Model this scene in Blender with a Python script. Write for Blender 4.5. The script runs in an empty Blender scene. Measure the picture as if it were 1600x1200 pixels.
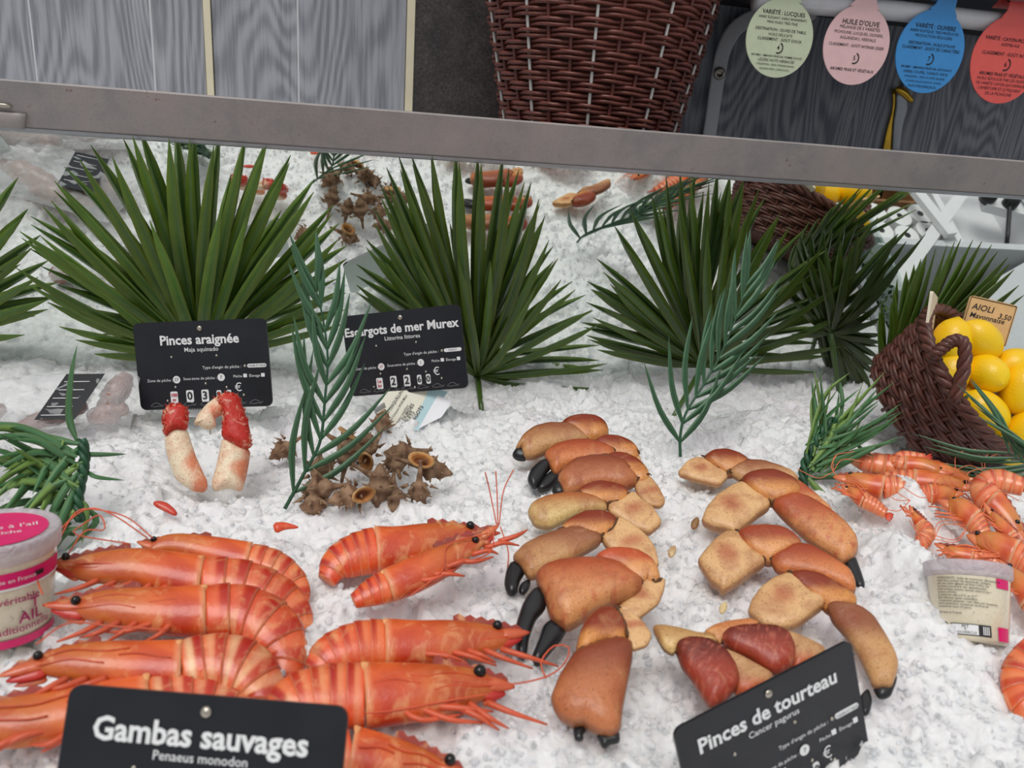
import bpy, math, random
import numpy as np
from mathutils import Matrix, Vector
random.seed(7); RNG = np.random.default_rng(7)
SC = bpy.context.scene
COL = SC.collection

# ------------------------------------------------------------------ camera, sky, exposure
F = 1187.18                                   # focal length in pixels of a 1600x1200 frame
R = np.array([[0.97691547, 0.00413795, 0.21358614],
              [-0.201293, -0.31696841, 0.92682909],
              [0.07153523, -0.94842707, -0.30881841]])   # columns: camera right, down, forward
C = np.array([0.0, 0.0, 0.335])
cam = bpy.data.cameras.new('camera'); cam.sensor_width = 36.0; cam.lens = F / 1600 * 36
cam.clip_start = 0.01; cam.clip_end = 100
co = bpy.data.objects.new('camera', cam); COL.objects.link(co)
M = Matrix.Identity(4)
for i in range(3):
    M[i][0] = R[i, 0]; M[i][1] = -R[i, 1]; M[i][2] = -R[i, 2]; M[i][3] = C[i]
co.matrix_world = M
SC.camera = co
cam.dof.use_dof = True; cam.dof.focus_distance = 0.80; cam.dof.aperture_fstop = 9.0

world = bpy.data.worlds.new('overcast_sky'); SC.world = world; world.use_nodes = True
wn = world.node_tree; wn.nodes.clear()
wo = wn.nodes.new('ShaderNodeOutputWorld'); wb = wn.nodes.new('ShaderNodeBackground')
wt = wn.nodes.new('ShaderNodeTexCoord'); ws = wn.nodes.new('ShaderNodeSeparateXYZ'); wr = wn.nodes.new('ShaderNodeValToRGB')
wn.links.new(wt.outputs['Generated'], ws.inputs[0]); wn.links.new(ws.outputs['Z'], wr.inputs[0])
wr.color_ramp.elements[0].position = 0.0; wr.color_ramp.elements[0].color = (0.50, 0.53, 0.57, 1)
wr.color_ramp.elements[1].position = 1.0; wr.color_ramp.elements[1].color = (1.0, 1.0, 1.0, 1)
wn.links.new(wr.outputs[0], wb.inputs[0]); wb.inputs[1].default_value = 0.74
wn.links.new(wb.outputs[0], wo.inputs[0])
sun = bpy.data.lights.new('sun', 'SUN'); sun.energy = 1.55; sun.angle = math.radians(30); sun.color = (1.0, 0.98, 0.95)
so = bpy.data.objects.new('sun', sun); COL.objects.link(so)
so.rotation_euler = (math.radians(20), math.radians(-16), 0)       # high, slightly behind the camera
SC.view_settings.view_transform = 'Standard'; SC.view_settings.look = 'None'
SC.view_settings.gamma = 1.0; SC.view_settings.exposure = -0.08; SC.view_settings.use_curve_mapping = False

# ------------------------------------------------------------------ geometry helpers
UP = np.array([0, 0, 1.0]); FWD = R[:, 2]
MT = math.radians(20.0)
MN = np.array([0, math.cos(MT), math.sin(MT)])   # mirror normal, away from the viewer
MK = MN[1] * 1.02

def nz(v):
    v = np.asarray(v, float); return v / (np.linalg.norm(v) + 1e-12)
def ray(px, py): return R @ np.array([(px - 800) / F, (py - 600) / F, 1.0])
def W(px, py, z=0.0):
    r = ray(px, py); return C + (z - C[2]) / r[2] * r
def at_y(px, py, y):
    r = ray(px, py); return C + y / r[1] * r
class Plane:
    def __init__(s, o, n): s.o = np.asarray(o, float); s.n = nz(n)
    def __call__(s, px, py, h=0.0):
        r = ray(px, py); return C + (s.n @ (s.o - C)) / (s.n @ r) * r + s.n * h
def facing(px, py, z=0.012, t=0.45):
    p = W(px, py, z); return Plane(p, (1 - t) * UP + t * nz(C - p))

def mesh_obj(name, V, Fc, mat, parent=None, smooth=True, col=None, mats=None, fm=None):
    V = np.asarray(V, float)
    if parent is not None:
        V = V - world_loc(parent)
    me = bpy.data.meshes.new(name)
    me.from_pydata([tuple(v) for v in V], [], [tuple(int(i) for i in f) for f in Fc])
    if smooth: me.polygons.foreach_set('use_smooth', [True] * len(me.polygons))
    if col is not None:
        a = me.color_attributes.new('Col', 'FLOAT_COLOR', 'POINT')
        cc = np.ones((len(V), 4)); cc[:, :3] = col
        a.data.foreach_set('color', cc.ravel())
    for m in (mats or [mat]): me.materials.append(m)
    if fm is not None: me.polygons.foreach_set('material_index', [int(i) for i in fm])
    me.update()
    o = bpy.data.objects.new(name, me); COL.objects.link(o)
    if parent is not None: o.parent = parent
    return o
WL = {}
def world_loc(o):
    p = np.zeros(3)
    while o is not None:
        p = p + np.array(o.location); o = o.parent
    return p
def tag(o, label=None, cat=None, group=None, kind=None):
    if label: o['label'] = label
    if cat: o['category'] = cat
    if group: o['group'] = group
    if kind: o['kind'] = kind
    return o
def thing(name, label, cat, loc, group=None):
    o = bpy.data.objects.new(name, None); COL.objects.link(o); o.location = tuple(loc); o.empty_display_size = 0.02
    return tag(o, label, cat, group)
def cat_mesh(parts):
    V = []; Fc = []; n = 0
    for v, f in parts:
        V.append(np.asarray(v, float)); Fc += [tuple(i + n for i in q) for q in f]; n += len(v)
    return np.vstack(V), Fc
def box(c, ex, ey, ez):
    c = np.asarray(c, float); ex, ey, ez = (np.asarray(e, float) for e in (ex, ey, ez))
    V = [c + a * ex + b * ey + d * ez for a in (-1, 1) for b in (-1, 1) for d in (-1, 1)]
    Fc = [(0, 1, 3, 2), (4, 6, 7, 5), (0, 4, 5, 1), (2, 3, 7, 6), (0, 2, 6, 4), (1, 5, 7, 3)]
    return np.array(V), Fc
def abox(x0, x1, y0, y1, z0, z1):
    return box(((x0+x1)/2, (y0+y1)/2, (z0+z1)/2), ((x1-x0)/2, 0, 0), (0, (y1-y0)/2, 0), (0, 0, (z1-z0)/2))
def crom(P, m):
    P = np.asarray(P, float); n = len(P)
    if n == 2:
        t = np.linspace(0, 1, m)[:, None]; return P[0] * (1 - t) + P[1] * t
    Q = np.vstack([2 * P[0] - P[1], P, 2 * P[-1] - P[-2]])
    d = np.r_[0, np.cumsum(np.linalg.norm(np.diff(P[:, :2], axis=0), axis=1) + 1e-9)]
    s = np.linspace(0, d[-1], m); out = []
    for v in s:
        i = min(max(np.searchsorted(d, v, side='right') - 1, 0), n - 2); t = (v - d[i]) / (d[i+1] - d[i])
        a, b, c, e = Q[i], Q[i+1], Q[i+2], Q[i+3]
        out.append(0.5 * (2*b + (c-a)*t + (2*a-5*b+4*c-e)*t*t + (3*b-a-3*c+e)*t**3))
    return np.array(out)
def rings_mesh(rings, capA=True, capB=True):
    rings = np.asarray(rings); m, n, _ = rings.shape
    V = rings.reshape(-1, 3); Fc = []
    for i in range(m - 1):
        for j in range(n):
            k = (j + 1) % n; Fc.append((i*n+j, i*n+k, (i+1)*n+k, (i+1)*n+j))
    extra = []
    if capA: extra.append(rings[0].mean(0)); Fc += [(len(V), (j+1) % n, j) for j in range(n)]
    if capB:
        extra.append(rings[-1].mean(0)); b = len(V) + (1 if capA else 0)
        Fc += [(b, (m-1)*n+j, (m-1)*n+(j+1) % n) for j in range(n)]
    if extra: V = np.vstack([V, extra])
    return V, Fc
def tube(pts, r, n=8, m=None, closed=False, cap=True):
    P = np.asarray(pts, float)
    r = np.full(len(P), r) if np.isscalar(r) else np.asarray(r, float)
    if m:
        Q = crom(np.c_[P, r], m); P, r = Q[:, :3], Q[:, 3]
    T = np.gradient(P, axis=0); T /= np.linalg.norm(T, axis=1)[:, None] + 1e-12
    if closed:
        T = np.roll(P, -1, 0) - np.roll(P, 1, 0); T /= np.linalg.norm(T, axis=1)[:, None] + 1e-12
    a = UP if abs(T[0] @ UP) < .9 else np.array([1., 0, 0])
    u = nz(np.cross(T[0], a)); rings = []; th = np.arange(n) / n * 2 * math.pi
    for i in range(len(P)):
        u = nz(u - (u @ T[i]) * T[i]); w = np.cross(T[i], u)
        rings.append(P[i] + r[i] * (np.cos(th)[:, None] * u + np.sin(th)[:, None] * w))
    if closed:
        rings.append(rings[0]); return rings_mesh(rings, False, False)
    return rings_mesh(rings, cap, cap)
SW = {}
def sweep(pts, pl, k=.7, n=18, m=26, lift=0.0, cap=2, endr=0.35, sq=1.0):
    """pts: (x, y, halfwidth) in frame pixels on plane pl; elliptical solid. returns V, F, t, th"""
    Q = crom(pts, m); Q[:, 2] = np.maximum(Q[:, 2], 0.4)
    D = np.gradient(Q[:, :2], axis=0); D /= np.linalg.norm(D, axis=1)[:, None] + 1e-9
    rings = []; ts = []; ths = []; ups = []
    th = np.arange(n) / n * 2 * math.pi
    cs = np.sign(np.cos(th)) * np.abs(np.cos(th)) ** sq; sn = np.sign(np.sin(th)) * np.abs(np.sin(th)) ** sq
    for i in range(m):
        x, y, hw = Q[i]; nx, ny = D[i][1], -D[i][0]
        if cap >= 1:                          # rounded ends
            e = min(i, m - 1 - i) / (m - 1) if cap == 2 else (i / (m - 1) if cap == 1 else 1)
            if e < .12: hw *= math.sqrt(max(0.03, 1 - (1 - endr) * (1 - e / .12) ** 2))
        c = pl(x, y, lift); s = (pl(x + nx * hw, y + ny * hw, lift) - pl(x - nx * hw, y - ny * hw, lift)) / 2
        t_ = pl.n * np.linalg.norm(s) * k
        rings.append(c + cs[:, None] * s + sn[:, None] * t_)
        ts.append(np.full(n, i / (m - 1))); ths.append(th); ups.append(np.cos(th) * -ny)
    V, Fc = rings_mesh(rings)
    SW['up'] = np.r_[np.concatenate(ups), 0, 0]
    t = np.r_[np.concatenate(ts), 0, 1]; h = np.r_[np.concatenate(ths), 0, 0]
    return V, Fc, t, h
def pillow(out, pl, k=.75, lift=0.0, nr=48, kb=.45, chaikin=2, grow=0.0, flatp=2.0):
    """domed solid with a traced outline (frame pixels) on plane pl. returns V, F, along, up, edge"""
    O = np.asarray(out, float)
    for _ in range(chaikin):
        N = np.roll(O, -1, 0); ln_ = np.linalg.norm(N - O, axis=1)[:, None] + 1e-9; w_ = np.minimum(.25, 3.0 / ln_); O = np.stack([O * (1 - w_) + N * w_, O * w_ + N * (1 - w_)], 1).reshape(-1, 2)
    d = np.r_[0, np.cumsum(np.linalg.norm(np.roll(O, -1, 0) - O, axis=1))]; Oc = np.vstack([O, O[:1]])
    s_ = np.linspace(0, d[-1], nr, endpoint=False); O = np.stack([np.interp(s_, d, Oc[:, 0]), np.interp(s_, d, Oc[:, 1])], 1)
    if grow:
        Tn = np.roll(O, -1, 0) - np.roll(O, 1, 0); Tn /= np.linalg.norm(Tn, axis=1)[:, None] + 1e-9; Nn = np.stack([Tn[:, 1], -Tn[:, 0]], 1); sg = np.sign(np.mean(np.sum(Nn * (O - O.mean(0)), 1))); O = O + Nn * sg * grow
    c = O.mean(0); u_, sv, vt = np.linalg.svd(O - c); ax = vt[0]; px_ = (O - c) @ ax; pw = (O - c) @ vt[1]
    c = c + ax * (px_.max() + px_.min()) / 2 + vt[1] * (pw.max() + pw.min()) / 2; px_ = (O - c) @ ax
    HL = (px_.max() - px_.min()) / 2; HW = (pw.max() - pw.min()) / 2; sl = max(HL - HW * .85, HL * .08)
    tg = c + np.clip(px_, -sl, sl)[:, None] * ax
    w3 = np.linalg.norm(pl(*(c + vt[1] * HW)) - pl(*(c - vt[1] * HW))) / 2
    rows = []; al = []; up = []; ed = []
    AA = [0, .03, .09, .18, .30, .46, .70, 1.0]
    for sgn in (1, -1):
        for a in (AA if sgn == 1 else AA[1:]):
            q = O * (1 - a) + tg * a; h = (k if sgn == 1 else -kb) * w3 * max(0, 1 - (1 - a) ** flatp) ** .5
            rows.append(np.array([pl(x, y, lift + h) for x, y in q])); al.append(((q - c) @ ax) / HL); up.append((c[1] - q[:, 1]) / HW); ed.append(np.full(nr, 1 - a))
    V = np.vstack(rows); Fc = []; nt_ = len(AA)
    for i in range(nt_ - 1):
        for j in range(nr):
            k2 = (j + 1) % nr; Fc.append((i*nr+j, i*nr+k2, (i+1)*nr+k2, (i+1)*nr+j))
    for i in range(nt_ - 1):
        a_ = 0 if i == 0 else nt_ + i - 1; b_ = nt_ + i
        for j in range(nr):
            k2 = (j + 1) % nr; Fc.append((a_*nr+k2, a_*nr+j, b_*nr+j, b_*nr+k2))
    return V, Fc, np.concatenate(al), np.concatenate(up), np.concatenate(ed)
def ribbon(P, hw, nrm, fold=0.25, m=10):
    """leaf blade along 3D points P (k,3); hw half width; nrm facing normal; V-folded"""
    P = crom(np.asarray(P, float), m); t = np.linspace(0, 1, m)
    if np.isscalar(hw): w = hw * np.clip(np.minimum(0.35 + t * 3.0, 1) * (1 - t ** 3) + 0.03, 0, 1)
    else: w = np.interp(t, np.linspace(0, 1, len(hw)), hw)
    T = np.gradient(P, axis=0); V = []; c = []
    for i in range(m):
        s = nz(np.cross(T[i], nrm)); b = nz(np.cross(s, T[i]))
        V += [P[i] - s * w[i] + b * fold * w[i], P[i], P[i] + s * w[i] + b * fold * w[i], P[i] - b * 0.0006 * (1 if w[i] > 1e-4 else 0)]
        c += [1, 0, 1, 0]
    Fc = []
    for i in range(m - 1):
        a = i * 4; b = a + 4
        Fc += [(a, a+1, b+1, b), (a+1, a+2, b+2, b+1), (a+3, a, b, b+3), (a+2, a+3, b+3, b+2)]
    return np.array(V), Fc, np.array(c, float), np.repeat(t, 4)
def lathe(prof, n=28, c=(0, 0, 0), ax=UP, ux=None):
    ax = nz(ax); u = nz(np.cross(ax, [0, 1, 0.01])) if ux is None else nz(np.asarray(ux) - (np.asarray(ux) @ ax) * ax)
    w = np.cross(ax, u); th = np.arange(n) / n * 2 * math.pi; rings = []
    for r, z in prof:
        rings.append(np.asarray(c) + ax * z + max(r, 1e-5) * (np.cos(th)[:, None] * u + np.sin(th)[:, None] * w))
    return rings_mesh(rings, True, True)
def mixc(a, b, t):
    t = np.asarray(t)[:, None] if np.ndim(t) else t
    return np.asarray(a) * (1 - t) + np.asarray(b) * t
def sm(a, b, x):
    t = np.clip((np.asarray(x) - a) / (b - a), 0, 1); return t * t * (3 - 2 * t)
def srgb(r, g, b):
    f = lambda c: (c / 255) / 12.92 if c <= 10.3 else ((c / 255 + .055) / 1.055) ** 2.4
    return np.array([f(r), f(g), f(b)])

# ------------------------------------------------------------------ materials
def new_mat(name):
    m = bpy.data.materials.new(name); m.use_nodes = True
    nt = m.node_tree; b = nt.nodes['Principled BSDF']; return m, nt, b
def noise_node(nt, scale, detail=4, rough=.6, vec=None, dist=0.0):
    n = nt.nodes.new('ShaderNodeTexNoise'); n.inputs['Scale'].default_value = scale
    n.inputs['Detail'].default_value = detail; n.inputs['Roughness'].default_value = rough; n.inputs['Distortion'].default_value = dist
    if vec is not None: nt.links.new(vec, n.inputs['Vector'])
    return n
def ramp(nt, fac, stops):
    r = nt.nodes.new('ShaderNodeValToRGB'); nt.links.new(fac, r.inputs[0]); e = r.color_ramp.elements
    while len(e) < len(stops): e.new(0.5)
    for i, (p, c) in enumerate(stops):
        e[i].position = p; e[i].color = (c[0], c[1], c[2], 1)
    return r
def mixn(nt, a, b, fac, mode='MIX'):
    m = nt.nodes.new('ShaderNodeMix'); m.data_type = 'RGBA'; m.blend_type = mode
    for i, v in ((0, fac), (6, a), (7, b)):
        if hasattr(v, 'is_linked'): nt.links.new(v, m.inputs[i])
        elif i == 0: m.inputs[0].default_value = v
        else: m.inputs[i].default_value = (*v, 1)
    return m.outputs[2]
def coord(nt, kind='Object', scale=None):
    t = nt.nodes.new('ShaderNodeTexCoord').outputs[kind]
    if scale is None: return t
    mp = nt.nodes.new('ShaderNodeMapping'); mp.inputs['Scale'].default_value = scale; nt.links.new(t, mp.inputs[0]); return mp.outputs[0]
def bump(nt, b, h, strength=.3, dist=.001):
    n = nt.nodes.new('ShaderNodeBump'); n.inputs['Strength'].default_value = strength; n.inputs['Distance'].default_value = dist
    nt.links.new(h, n.inputs['Height']); nt.links.new(n.outputs[0], b.inputs['Normal'])
def simple(name, c, rough=.5, metal=0, var=.12, scale=60, bmp=0, spec=.5, **kw):
    m, nt, b = new_mat(name); n = noise_node(nt, scale, vec=coord(nt))
    c = np.asarray(c, float); r = ramp(nt, n.outputs['Fac'], [(.3, c * (1 - var)), (.7, np.minimum(c * (1 + var), 1))])
    nt.links.new(r.outputs[0], b.inputs['Base Color']); b.inputs['Roughness'].default_value = rough
    b.inputs['Metallic'].default_value = metal; b.inputs['Specular IOR Level'].default_value = spec
    for k_, v in kw.items(): b.inputs[k_.replace('_', ' ')].default_value = v
    if bmp: bump(nt, b, n.outputs['Fac'], bmp, .002)
    return m
def attr_mat(name, rough=.35, mott=.25, dark=(.35, .05, .02), scale=55, coat=.3, sss=0.0, bmp=.15, stretch=None, spots=0.0, spotc=(.3, .1, .03), light=None):
    """colour from the piece's own markings (Col) with mottling"""
    m, nt, b = new_mat(name); a = nt.nodes.new('ShaderNodeAttribute'); a.attribute_name = 'Col'
    v = coord(nt, 'Object', stretch) if stretch else coord(nt)
    n = noise_node(nt, scale, 5, .65, v, .6); f = ramp(nt, n.outputs['Fac'], [(.45, (0, 0, 0)), (.72, (1, 1, 1))])
    mm = nt.nodes.new('ShaderNodeMath'); mm.operation = 'MULTIPLY'; mm.inputs[1].default_value = mott
    nt.links.new(f.outputs[0], mm.inputs[0])
    c = mixn(nt, a.outputs['Color'], dark, mm.outputs[0])
    if light:
        ln = noise_node(nt, light[1], 4, .6, coord(nt, 'Object', (1.7, 1.1, 1.3)), 1.2); lf = ramp(nt, ln.outputs['Fac'], [(.54, (0, 0, 0)), (.74, (light[2],) * 3)])
        c = mixn(nt, c, light[0], lf.outputs[0])
    if spots:
        s = noise_node(nt, 700, 2, .5, coord(nt)); sf = ramp(nt, s.outputs['Fac'], [(.60, (0, 0, 0)), (.68, (spots,) * 3)])
        c = mixn(nt, c, spotc, sf.outputs[0])
    nt.links.new(c, b.inputs['Base Color']); b.inputs['Roughness'].default_value = rough
    b.inputs['Coat Weight'].default_value = coat; b.inputs['Coat Roughness'].default_value = .18
    if sss:
        b.inputs['Subsurface Weight'].default_value = sss; b.inputs['Subsurface Radius'].default_value = (.006, .002, .001); b.inputs['Subsurface Scale'].default_value = 1
    n2 = noise_node(nt, 260, 3, .6, coord(nt)); bump(nt, b, n2.outputs['Fac'], bmp, .0015)
    return m

MAT = {}
# crushed ice
def ice_mat():
    m, nt, b = new_mat('crushed_ice'); v = coord(nt)
    n = noise_node(nt, 7, 4, .6, v)
    r = ramp(nt, n.outputs['Fac'], [(.30, srgb(243, 238, 243)), (.52, srgb(250, 250, 252)), (.75, srgb(243, 250, 249))])
    nt.links.new(r.outputs[0], b.inputs['Base Color']); b.inputs['Roughness'].default_value = .2
    b.inputs['Subsurface Weight'].default_value = .85; b.inputs['Subsurface Radius'].default_value = (.011, .012, .013); b.inputs['Subsurface Scale'].default_value = 1
    vo = nt.nodes.new('ShaderNodeTexVoronoi'); vo.inputs['Scale'].default_value = 210; nt.links.new(v, vo.inputs['Vector'])
    n2 = noise_node(nt, 330, 4, .7, v)
    ad = nt.nodes.new('ShaderNodeMath'); ad.operation = 'ADD'; nt.links.new(vo.outputs['Distance'], ad.inputs[0]); nt.links.new(n2.outputs['Fac'], ad.inputs[1])
    bump(nt, b, ad.outputs[0], .6, .0018)
    return m
MAT['ice'] = ice_mat()
def crystal_mat():
    m, nt, b = new_mat('ice_crystal'); b.inputs['Base Color'].default_value = (.97, .98, 1, 1)
    b.inputs['Transmission Weight'].default_value = .26; b.inputs['Roughness'].default_value = .06; b.inputs['IOR'].default_value = 1.31
    b.inputs['Subsurface Weight'].default_value = .6; b.inputs['Subsurface Radius'].default_value = (.006, .006, .006); b.inputs['Subsurface Scale'].default_value = 1
    return m
MAT['crystal'] = crystal_mat()
def mirror_mat():
    m, nt, b = new_mat('mirror_glass'); b.inputs['Base Color'].default_value = (.86, .905, .875, 1); b.inputs['Metallic'].default_value = 1
    n = noise_node(nt, 14, 5, .7, coord(nt)); r = ramp(nt, n.outputs['Fac'], [(.35, (.004,) * 3), (.75, (.03,) * 3)])
    nt.links.new(r.outputs[0], b.inputs['Roughness']); return m
MAT['mirror'] = mirror_mat()
def steel_mat():
    m, nt, b = new_mat('worn_steel'); v = coord(nt)
    n = noise_node(nt, 14, 6, .7, v); g = noise_node(nt, 620, 3, .7, v)
    r = ramp(nt, n.outputs['Fac'], [(.25, srgb(140, 138, 139)), (.5, srgb(164, 157, 154)), (.75, srgb(176, 164, 160))])
    g1 = ramp(nt, g.outputs['Fac'], [(.30, (.80, .77, .75)), (.46, (1, 1, 1))])
    c = mixn(nt, r.outputs[0], g1.outputs[0], 1.0, 'MULTIPLY')
    s = noise_node(nt, 55, 5, .75, v); s1 = ramp(nt, s.outputs['Fac'], [(.655, (0, 0, 0)), (.71, (.8,) * 3)])
    c = mixn(nt, c, srgb(112, 66, 38), s1.outputs[0])
    nt.links.new(c, b.inputs['Base Color']); b.inputs['Metallic'].default_value = .12
    rr = ramp(nt, n.outputs['Fac'], [(.3, (.36,) * 3), (.7, (.52,) * 3)]); nt.links.new(rr.outputs[0], b.inputs['Roughness'])
    bump(nt, b, g.outputs['Fac'], .12, .0006); return m
MAT['steel'] = steel_mat()
def wood_mat(name, c0, c1):
    m, nt, b = new_mat(name); oi = nt.nodes.new('ShaderNodeObjectInfo')
    tc = nt.nodes.new('ShaderNodeTexCoord'); ad = nt.nodes.new('ShaderNodeVectorMath'); ad.operation = 'ADD'
    cb = nt.nodes.new('ShaderNodeCombineXYZ'); mu = nt.nodes.new('ShaderNodeMath'); mu.operation = 'MULTIPLY'; mu.inputs[1].default_value = 7.3
    nt.links.new(oi.outputs['Random'], mu.inputs[0]); nt.links.new(mu.outputs[0], cb.inputs[0]); nt.links.new(mu.outputs[0], cb.inputs[2])
    nt.links.new(tc.outputs['Object'], ad.inputs[0]); nt.links.new(cb.outputs[0], ad.inputs[1])
    mp = nt.nodes.new('ShaderNodeMapping'); mp.inputs['Scale'].default_value = (1, 1, .22); nt.links.new(ad.outputs[0], mp.inputs[0])
    n = noise_node(nt, 6, 2, .4, mp.outputs[0], .2)          # broad figure; its contours give the cathedral grain
    mm = nt.nodes.new('ShaderNodeMath'); mm.operation = 'MULTIPLY'; mm.inputs[1].default_value = 190; nt.links.new(n.outputs['Fac'], mm.inputs[0])
    sn = nt.nodes.new('ShaderNodeMath'); sn.operation = 'SINE'; nt.links.new(mm.outputs[0], sn.inputs[0])
    mp2 = nt.nodes.new('ShaderNodeMapping'); mp2.inputs['Scale'].default_value = (1, 1, .035); nt.links.new(ad.outputs[0], mp2.inputs[0])
    f = noise_node(nt, 210, 4, .7, mp2.outputs[0], .1)
    a = nt.nodes.new('ShaderNodeMath'); a.operation = 'MULTIPLY_ADD'; a.inputs[1].default_value = .13; nt.links.new(sn.outputs[0], a.inputs[0]); nt.links.new(f.outputs['Fac'], a.inputs[2])
    r = ramp(nt, a.outputs[0], [(.32, c0), (.66, c1)])
    big = noise_node(nt, 5, 2, .5, ad.outputs[0]); bl = ramp(nt, big.outputs['Fac'], [(.3, (.86, .87, .90)), (.7, (1, 1, 1))])
    c = mixn(nt, r.outputs[0], bl.outputs[0], 1.0, 'MULTIPLY')
    nt.links.new(c, b.inputs['Base Color']); b.inputs['Roughness'].default_value = .55; bump(nt, b, a.outputs[0], .25, .0012)
    return m
MAT['wood'] = wood_mat('grey_wood_grain', srgb(140, 141, 146), srgb(184, 185, 190))
MAT['wood_shaded'] = wood_mat('shaded_wood_grain', srgb(116, 120, 131), srgb(178, 179, 184))  # same grey boards, with the shade under the shelf darkened into their colour
def stone_mat():
    m, nt, b = new_mat('black_stone'); v = coord(nt)
    n = noise_node(nt, 22, 6, .7, v); g = noise_node(nt, 320, 4, .75, v)
    r = ramp(nt, n.outputs['Fac'], [(.3, srgb(56, 54, 56)), (.55, srgb(80, 73, 70)), (.8, srgb(94, 85, 80))])
    g1 = ramp(nt, g.outputs['Fac'], [(.35, (.45,) * 3), (.55, (1, 1, 1)), (.72, (2.1, 2.1, 2.1))]); c = mixn(nt, r.outputs[0], g1.outputs[0], 1, 'MULTIPLY')
    nt.links.new(c, b.inputs['Base Color']); b.inputs['Roughness'].default_value = .42; bump(nt, b, g.outputs['Fac'], .2, .001); return m
MAT['stone'] = stone_mat()
MAT['trim'] = simple('pale_timber', srgb(244, 232, 200), .5, var=.05, scale=25)
MAT['white'] = simple('white_paint', srgb(226, 226, 228), .4, var=.03)
MAT['offwhite'] = simple('grey_white_laminate', srgb(205, 207, 210), .35, var=.03)
MAT['alu'] = simple('grey_aluminium', srgb(165, 168, 172), .35, .6, var=.06)
MAT['chrome'] = simple('dull_chrome', srgb(190, 182, 168), .25, .9, var=.1)
MAT['black_rubber'] = simple('black_plastic', srgb(26, 26, 28), .4, var=.15)
MAT['gold'] = simple('gold_foil', srgb(214, 170, 60), .22, .8, var=.2)
MAT['slate'] = simple('black_card', srgb(28, 29, 35), .28, var=.25, scale=30, spec=.5)
MAT['card_back'] = simple('pale_card_back', srgb(244, 250, 248), .3, var=.03)
MAT['ink_white'] = simple('white_print', srgb(235, 235, 235), .5, var=.02)
MAT['ink_black'] = simple('black_print', srgb(28, 28, 30), .5, var=.05)
MAT['ink_grey'] = simple('grey_print', srgb(140, 140, 142), .5, var=.05)
MAT['ink_red'] = simple('red_print', srgb(196, 40, 66), .5, var=.05)
MAT['ink_purple'] = simple('plum_print', srgb(170, 24, 96), .5, var=.05)
MAT['pink'] = simple('magenta_label', srgb(226, 28, 110), .35, var=.05)
MAT['wicker'] = simple('brown_wicker', srgb(112, 60, 50), .34, var=.35, scale=90)
MAT['wicker2'] = simple('dark_brown_wicker', srgb(92, 52, 42), .42, var=.35, scale=120)
MAT['wire'] = simple('pale_wire', srgb(225, 222, 215), .3, var=.05)
def lemon_mat():
    m, nt, b = new_mat('lemon_skin'); v = coord(nt); n = noise_node(nt, 12, 3, .5, v)
    r = ramp(nt, n.outputs['Fac'], [(.3, srgb(246, 190, 8)), (.7, srgb(252, 214, 22))]); nt.links.new(r.outputs[0], b.inputs['Base Color'])
    b.inputs['Roughness'].default_value = .34; b.inputs['Subsurface Weight'].default_value = .15; b.inputs['Subsurface Radius'].default_value = (.006, .004, .001); b.inputs['Subsurface Scale'].default_value = 1
    vo = nt.nodes.new('ShaderNodeTexVoronoi'); vo.inputs['Scale'].default_value = 420; nt.links.new(v, vo.inputs['Vector']); bump(nt, b, vo.outputs['Distance'], .25, .0008); return m
MAT['lemon'] = lemon_mat()
MAT['shell'] = attr_mat('prawn_shell', .36, .6, srgb(176, 30, 10), 30, .3, .04, .25, light=(srgb(246, 190, 130), 40, .6))
MAT['shrimp'] = attr_mat('pink_shrimp_shell', .32, .35, srgb(206, 74, 26), 60, .4, .1, .12)
MAT['claw'] = attr_mat('crab_claw_shell', .42, .62, srgb(146, 58, 26), 48, .12, 0, .5, spots=.55, spotc=srgb(120, 66, 30), light=(srgb(230, 184, 122), 26, .30))
MAT['spider'] = attr_mat('spider_crab_shell', .5, .5, srgb(206, 72, 34), 60, .05, 0, .6, spots=.6, spotc=srgb(170, 50, 26), light=(srgb(246, 224, 192), 75, .8))
MAT['murex'] = attr_mat('murex_shell', .75, .5, srgb(84, 58, 40), 120, 0, 0, .9)
MAT['palm'] = attr_mat('palm_leaf', .36, .25, srgb(20, 36, 10), 30, .2, 0, .15)
MAT['sprig'] = attr_mat('plastic_sprig', .48, .25, srgb(14, 44, 22), 40, .05, 0, .1)
MAT['eye'] = simple('black_eye', srgb(18, 16, 16), .12, var=.3)
MAT['feeler'] = simple('red_feeler', srgb(214, 92, 58), .4, var=.15)
MAT['feeler_pink'] = simple('pale_orange_feeler', srgb(232, 122, 80), .4, var=.15)
MAT['black_tip'] = simple('black_claw_tip', srgb(30, 30, 33), .3, var=.35, scale=45, bmp=.1)
MAT['paper'] = simple('cream_paper', srgb(228, 224, 206), .5, var=.04)
MAT['paper_white'] = simple('white_paper', srgb(236, 236, 240), .45, var=.04)
MAT['paper_blue'] = simple('pale_blue_paper', srgb(176, 208, 214), .5, var=.04)
MAT['bamboo'] = simple('bamboo_board', srgb(226, 184, 128), .5, var=.16, scale=18)
MAT['tan_bead'] = simple('cut_board_edge', srgb(232, 220, 196), .6, var=.05)
def plastic(name, c, alpha, rough=.12):
    m, nt, b = new_mat(name); b.inputs['Base Color'].default_value = (*c, 1); b.inputs['Roughness'].default_value = rough
    b.inputs['Alpha'].default_value = alpha; n = noise_node(nt, 60, 4, .7, coord(nt), 1.5); bump(nt, b, n.outputs['Fac'], .7, .006); return m
MAT['film'] = plastic('clear_plastic_film', (.92, .93, .95), .33)
MAT['lid'] = plastic('cloudy_plastic', tuple(srgb(226, 214, 222)), .62, .25)
MAT['cup'] = simple('cream_sauce_in_cup', srgb(226, 214, 184), .28, var=.08, scale=70)
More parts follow.
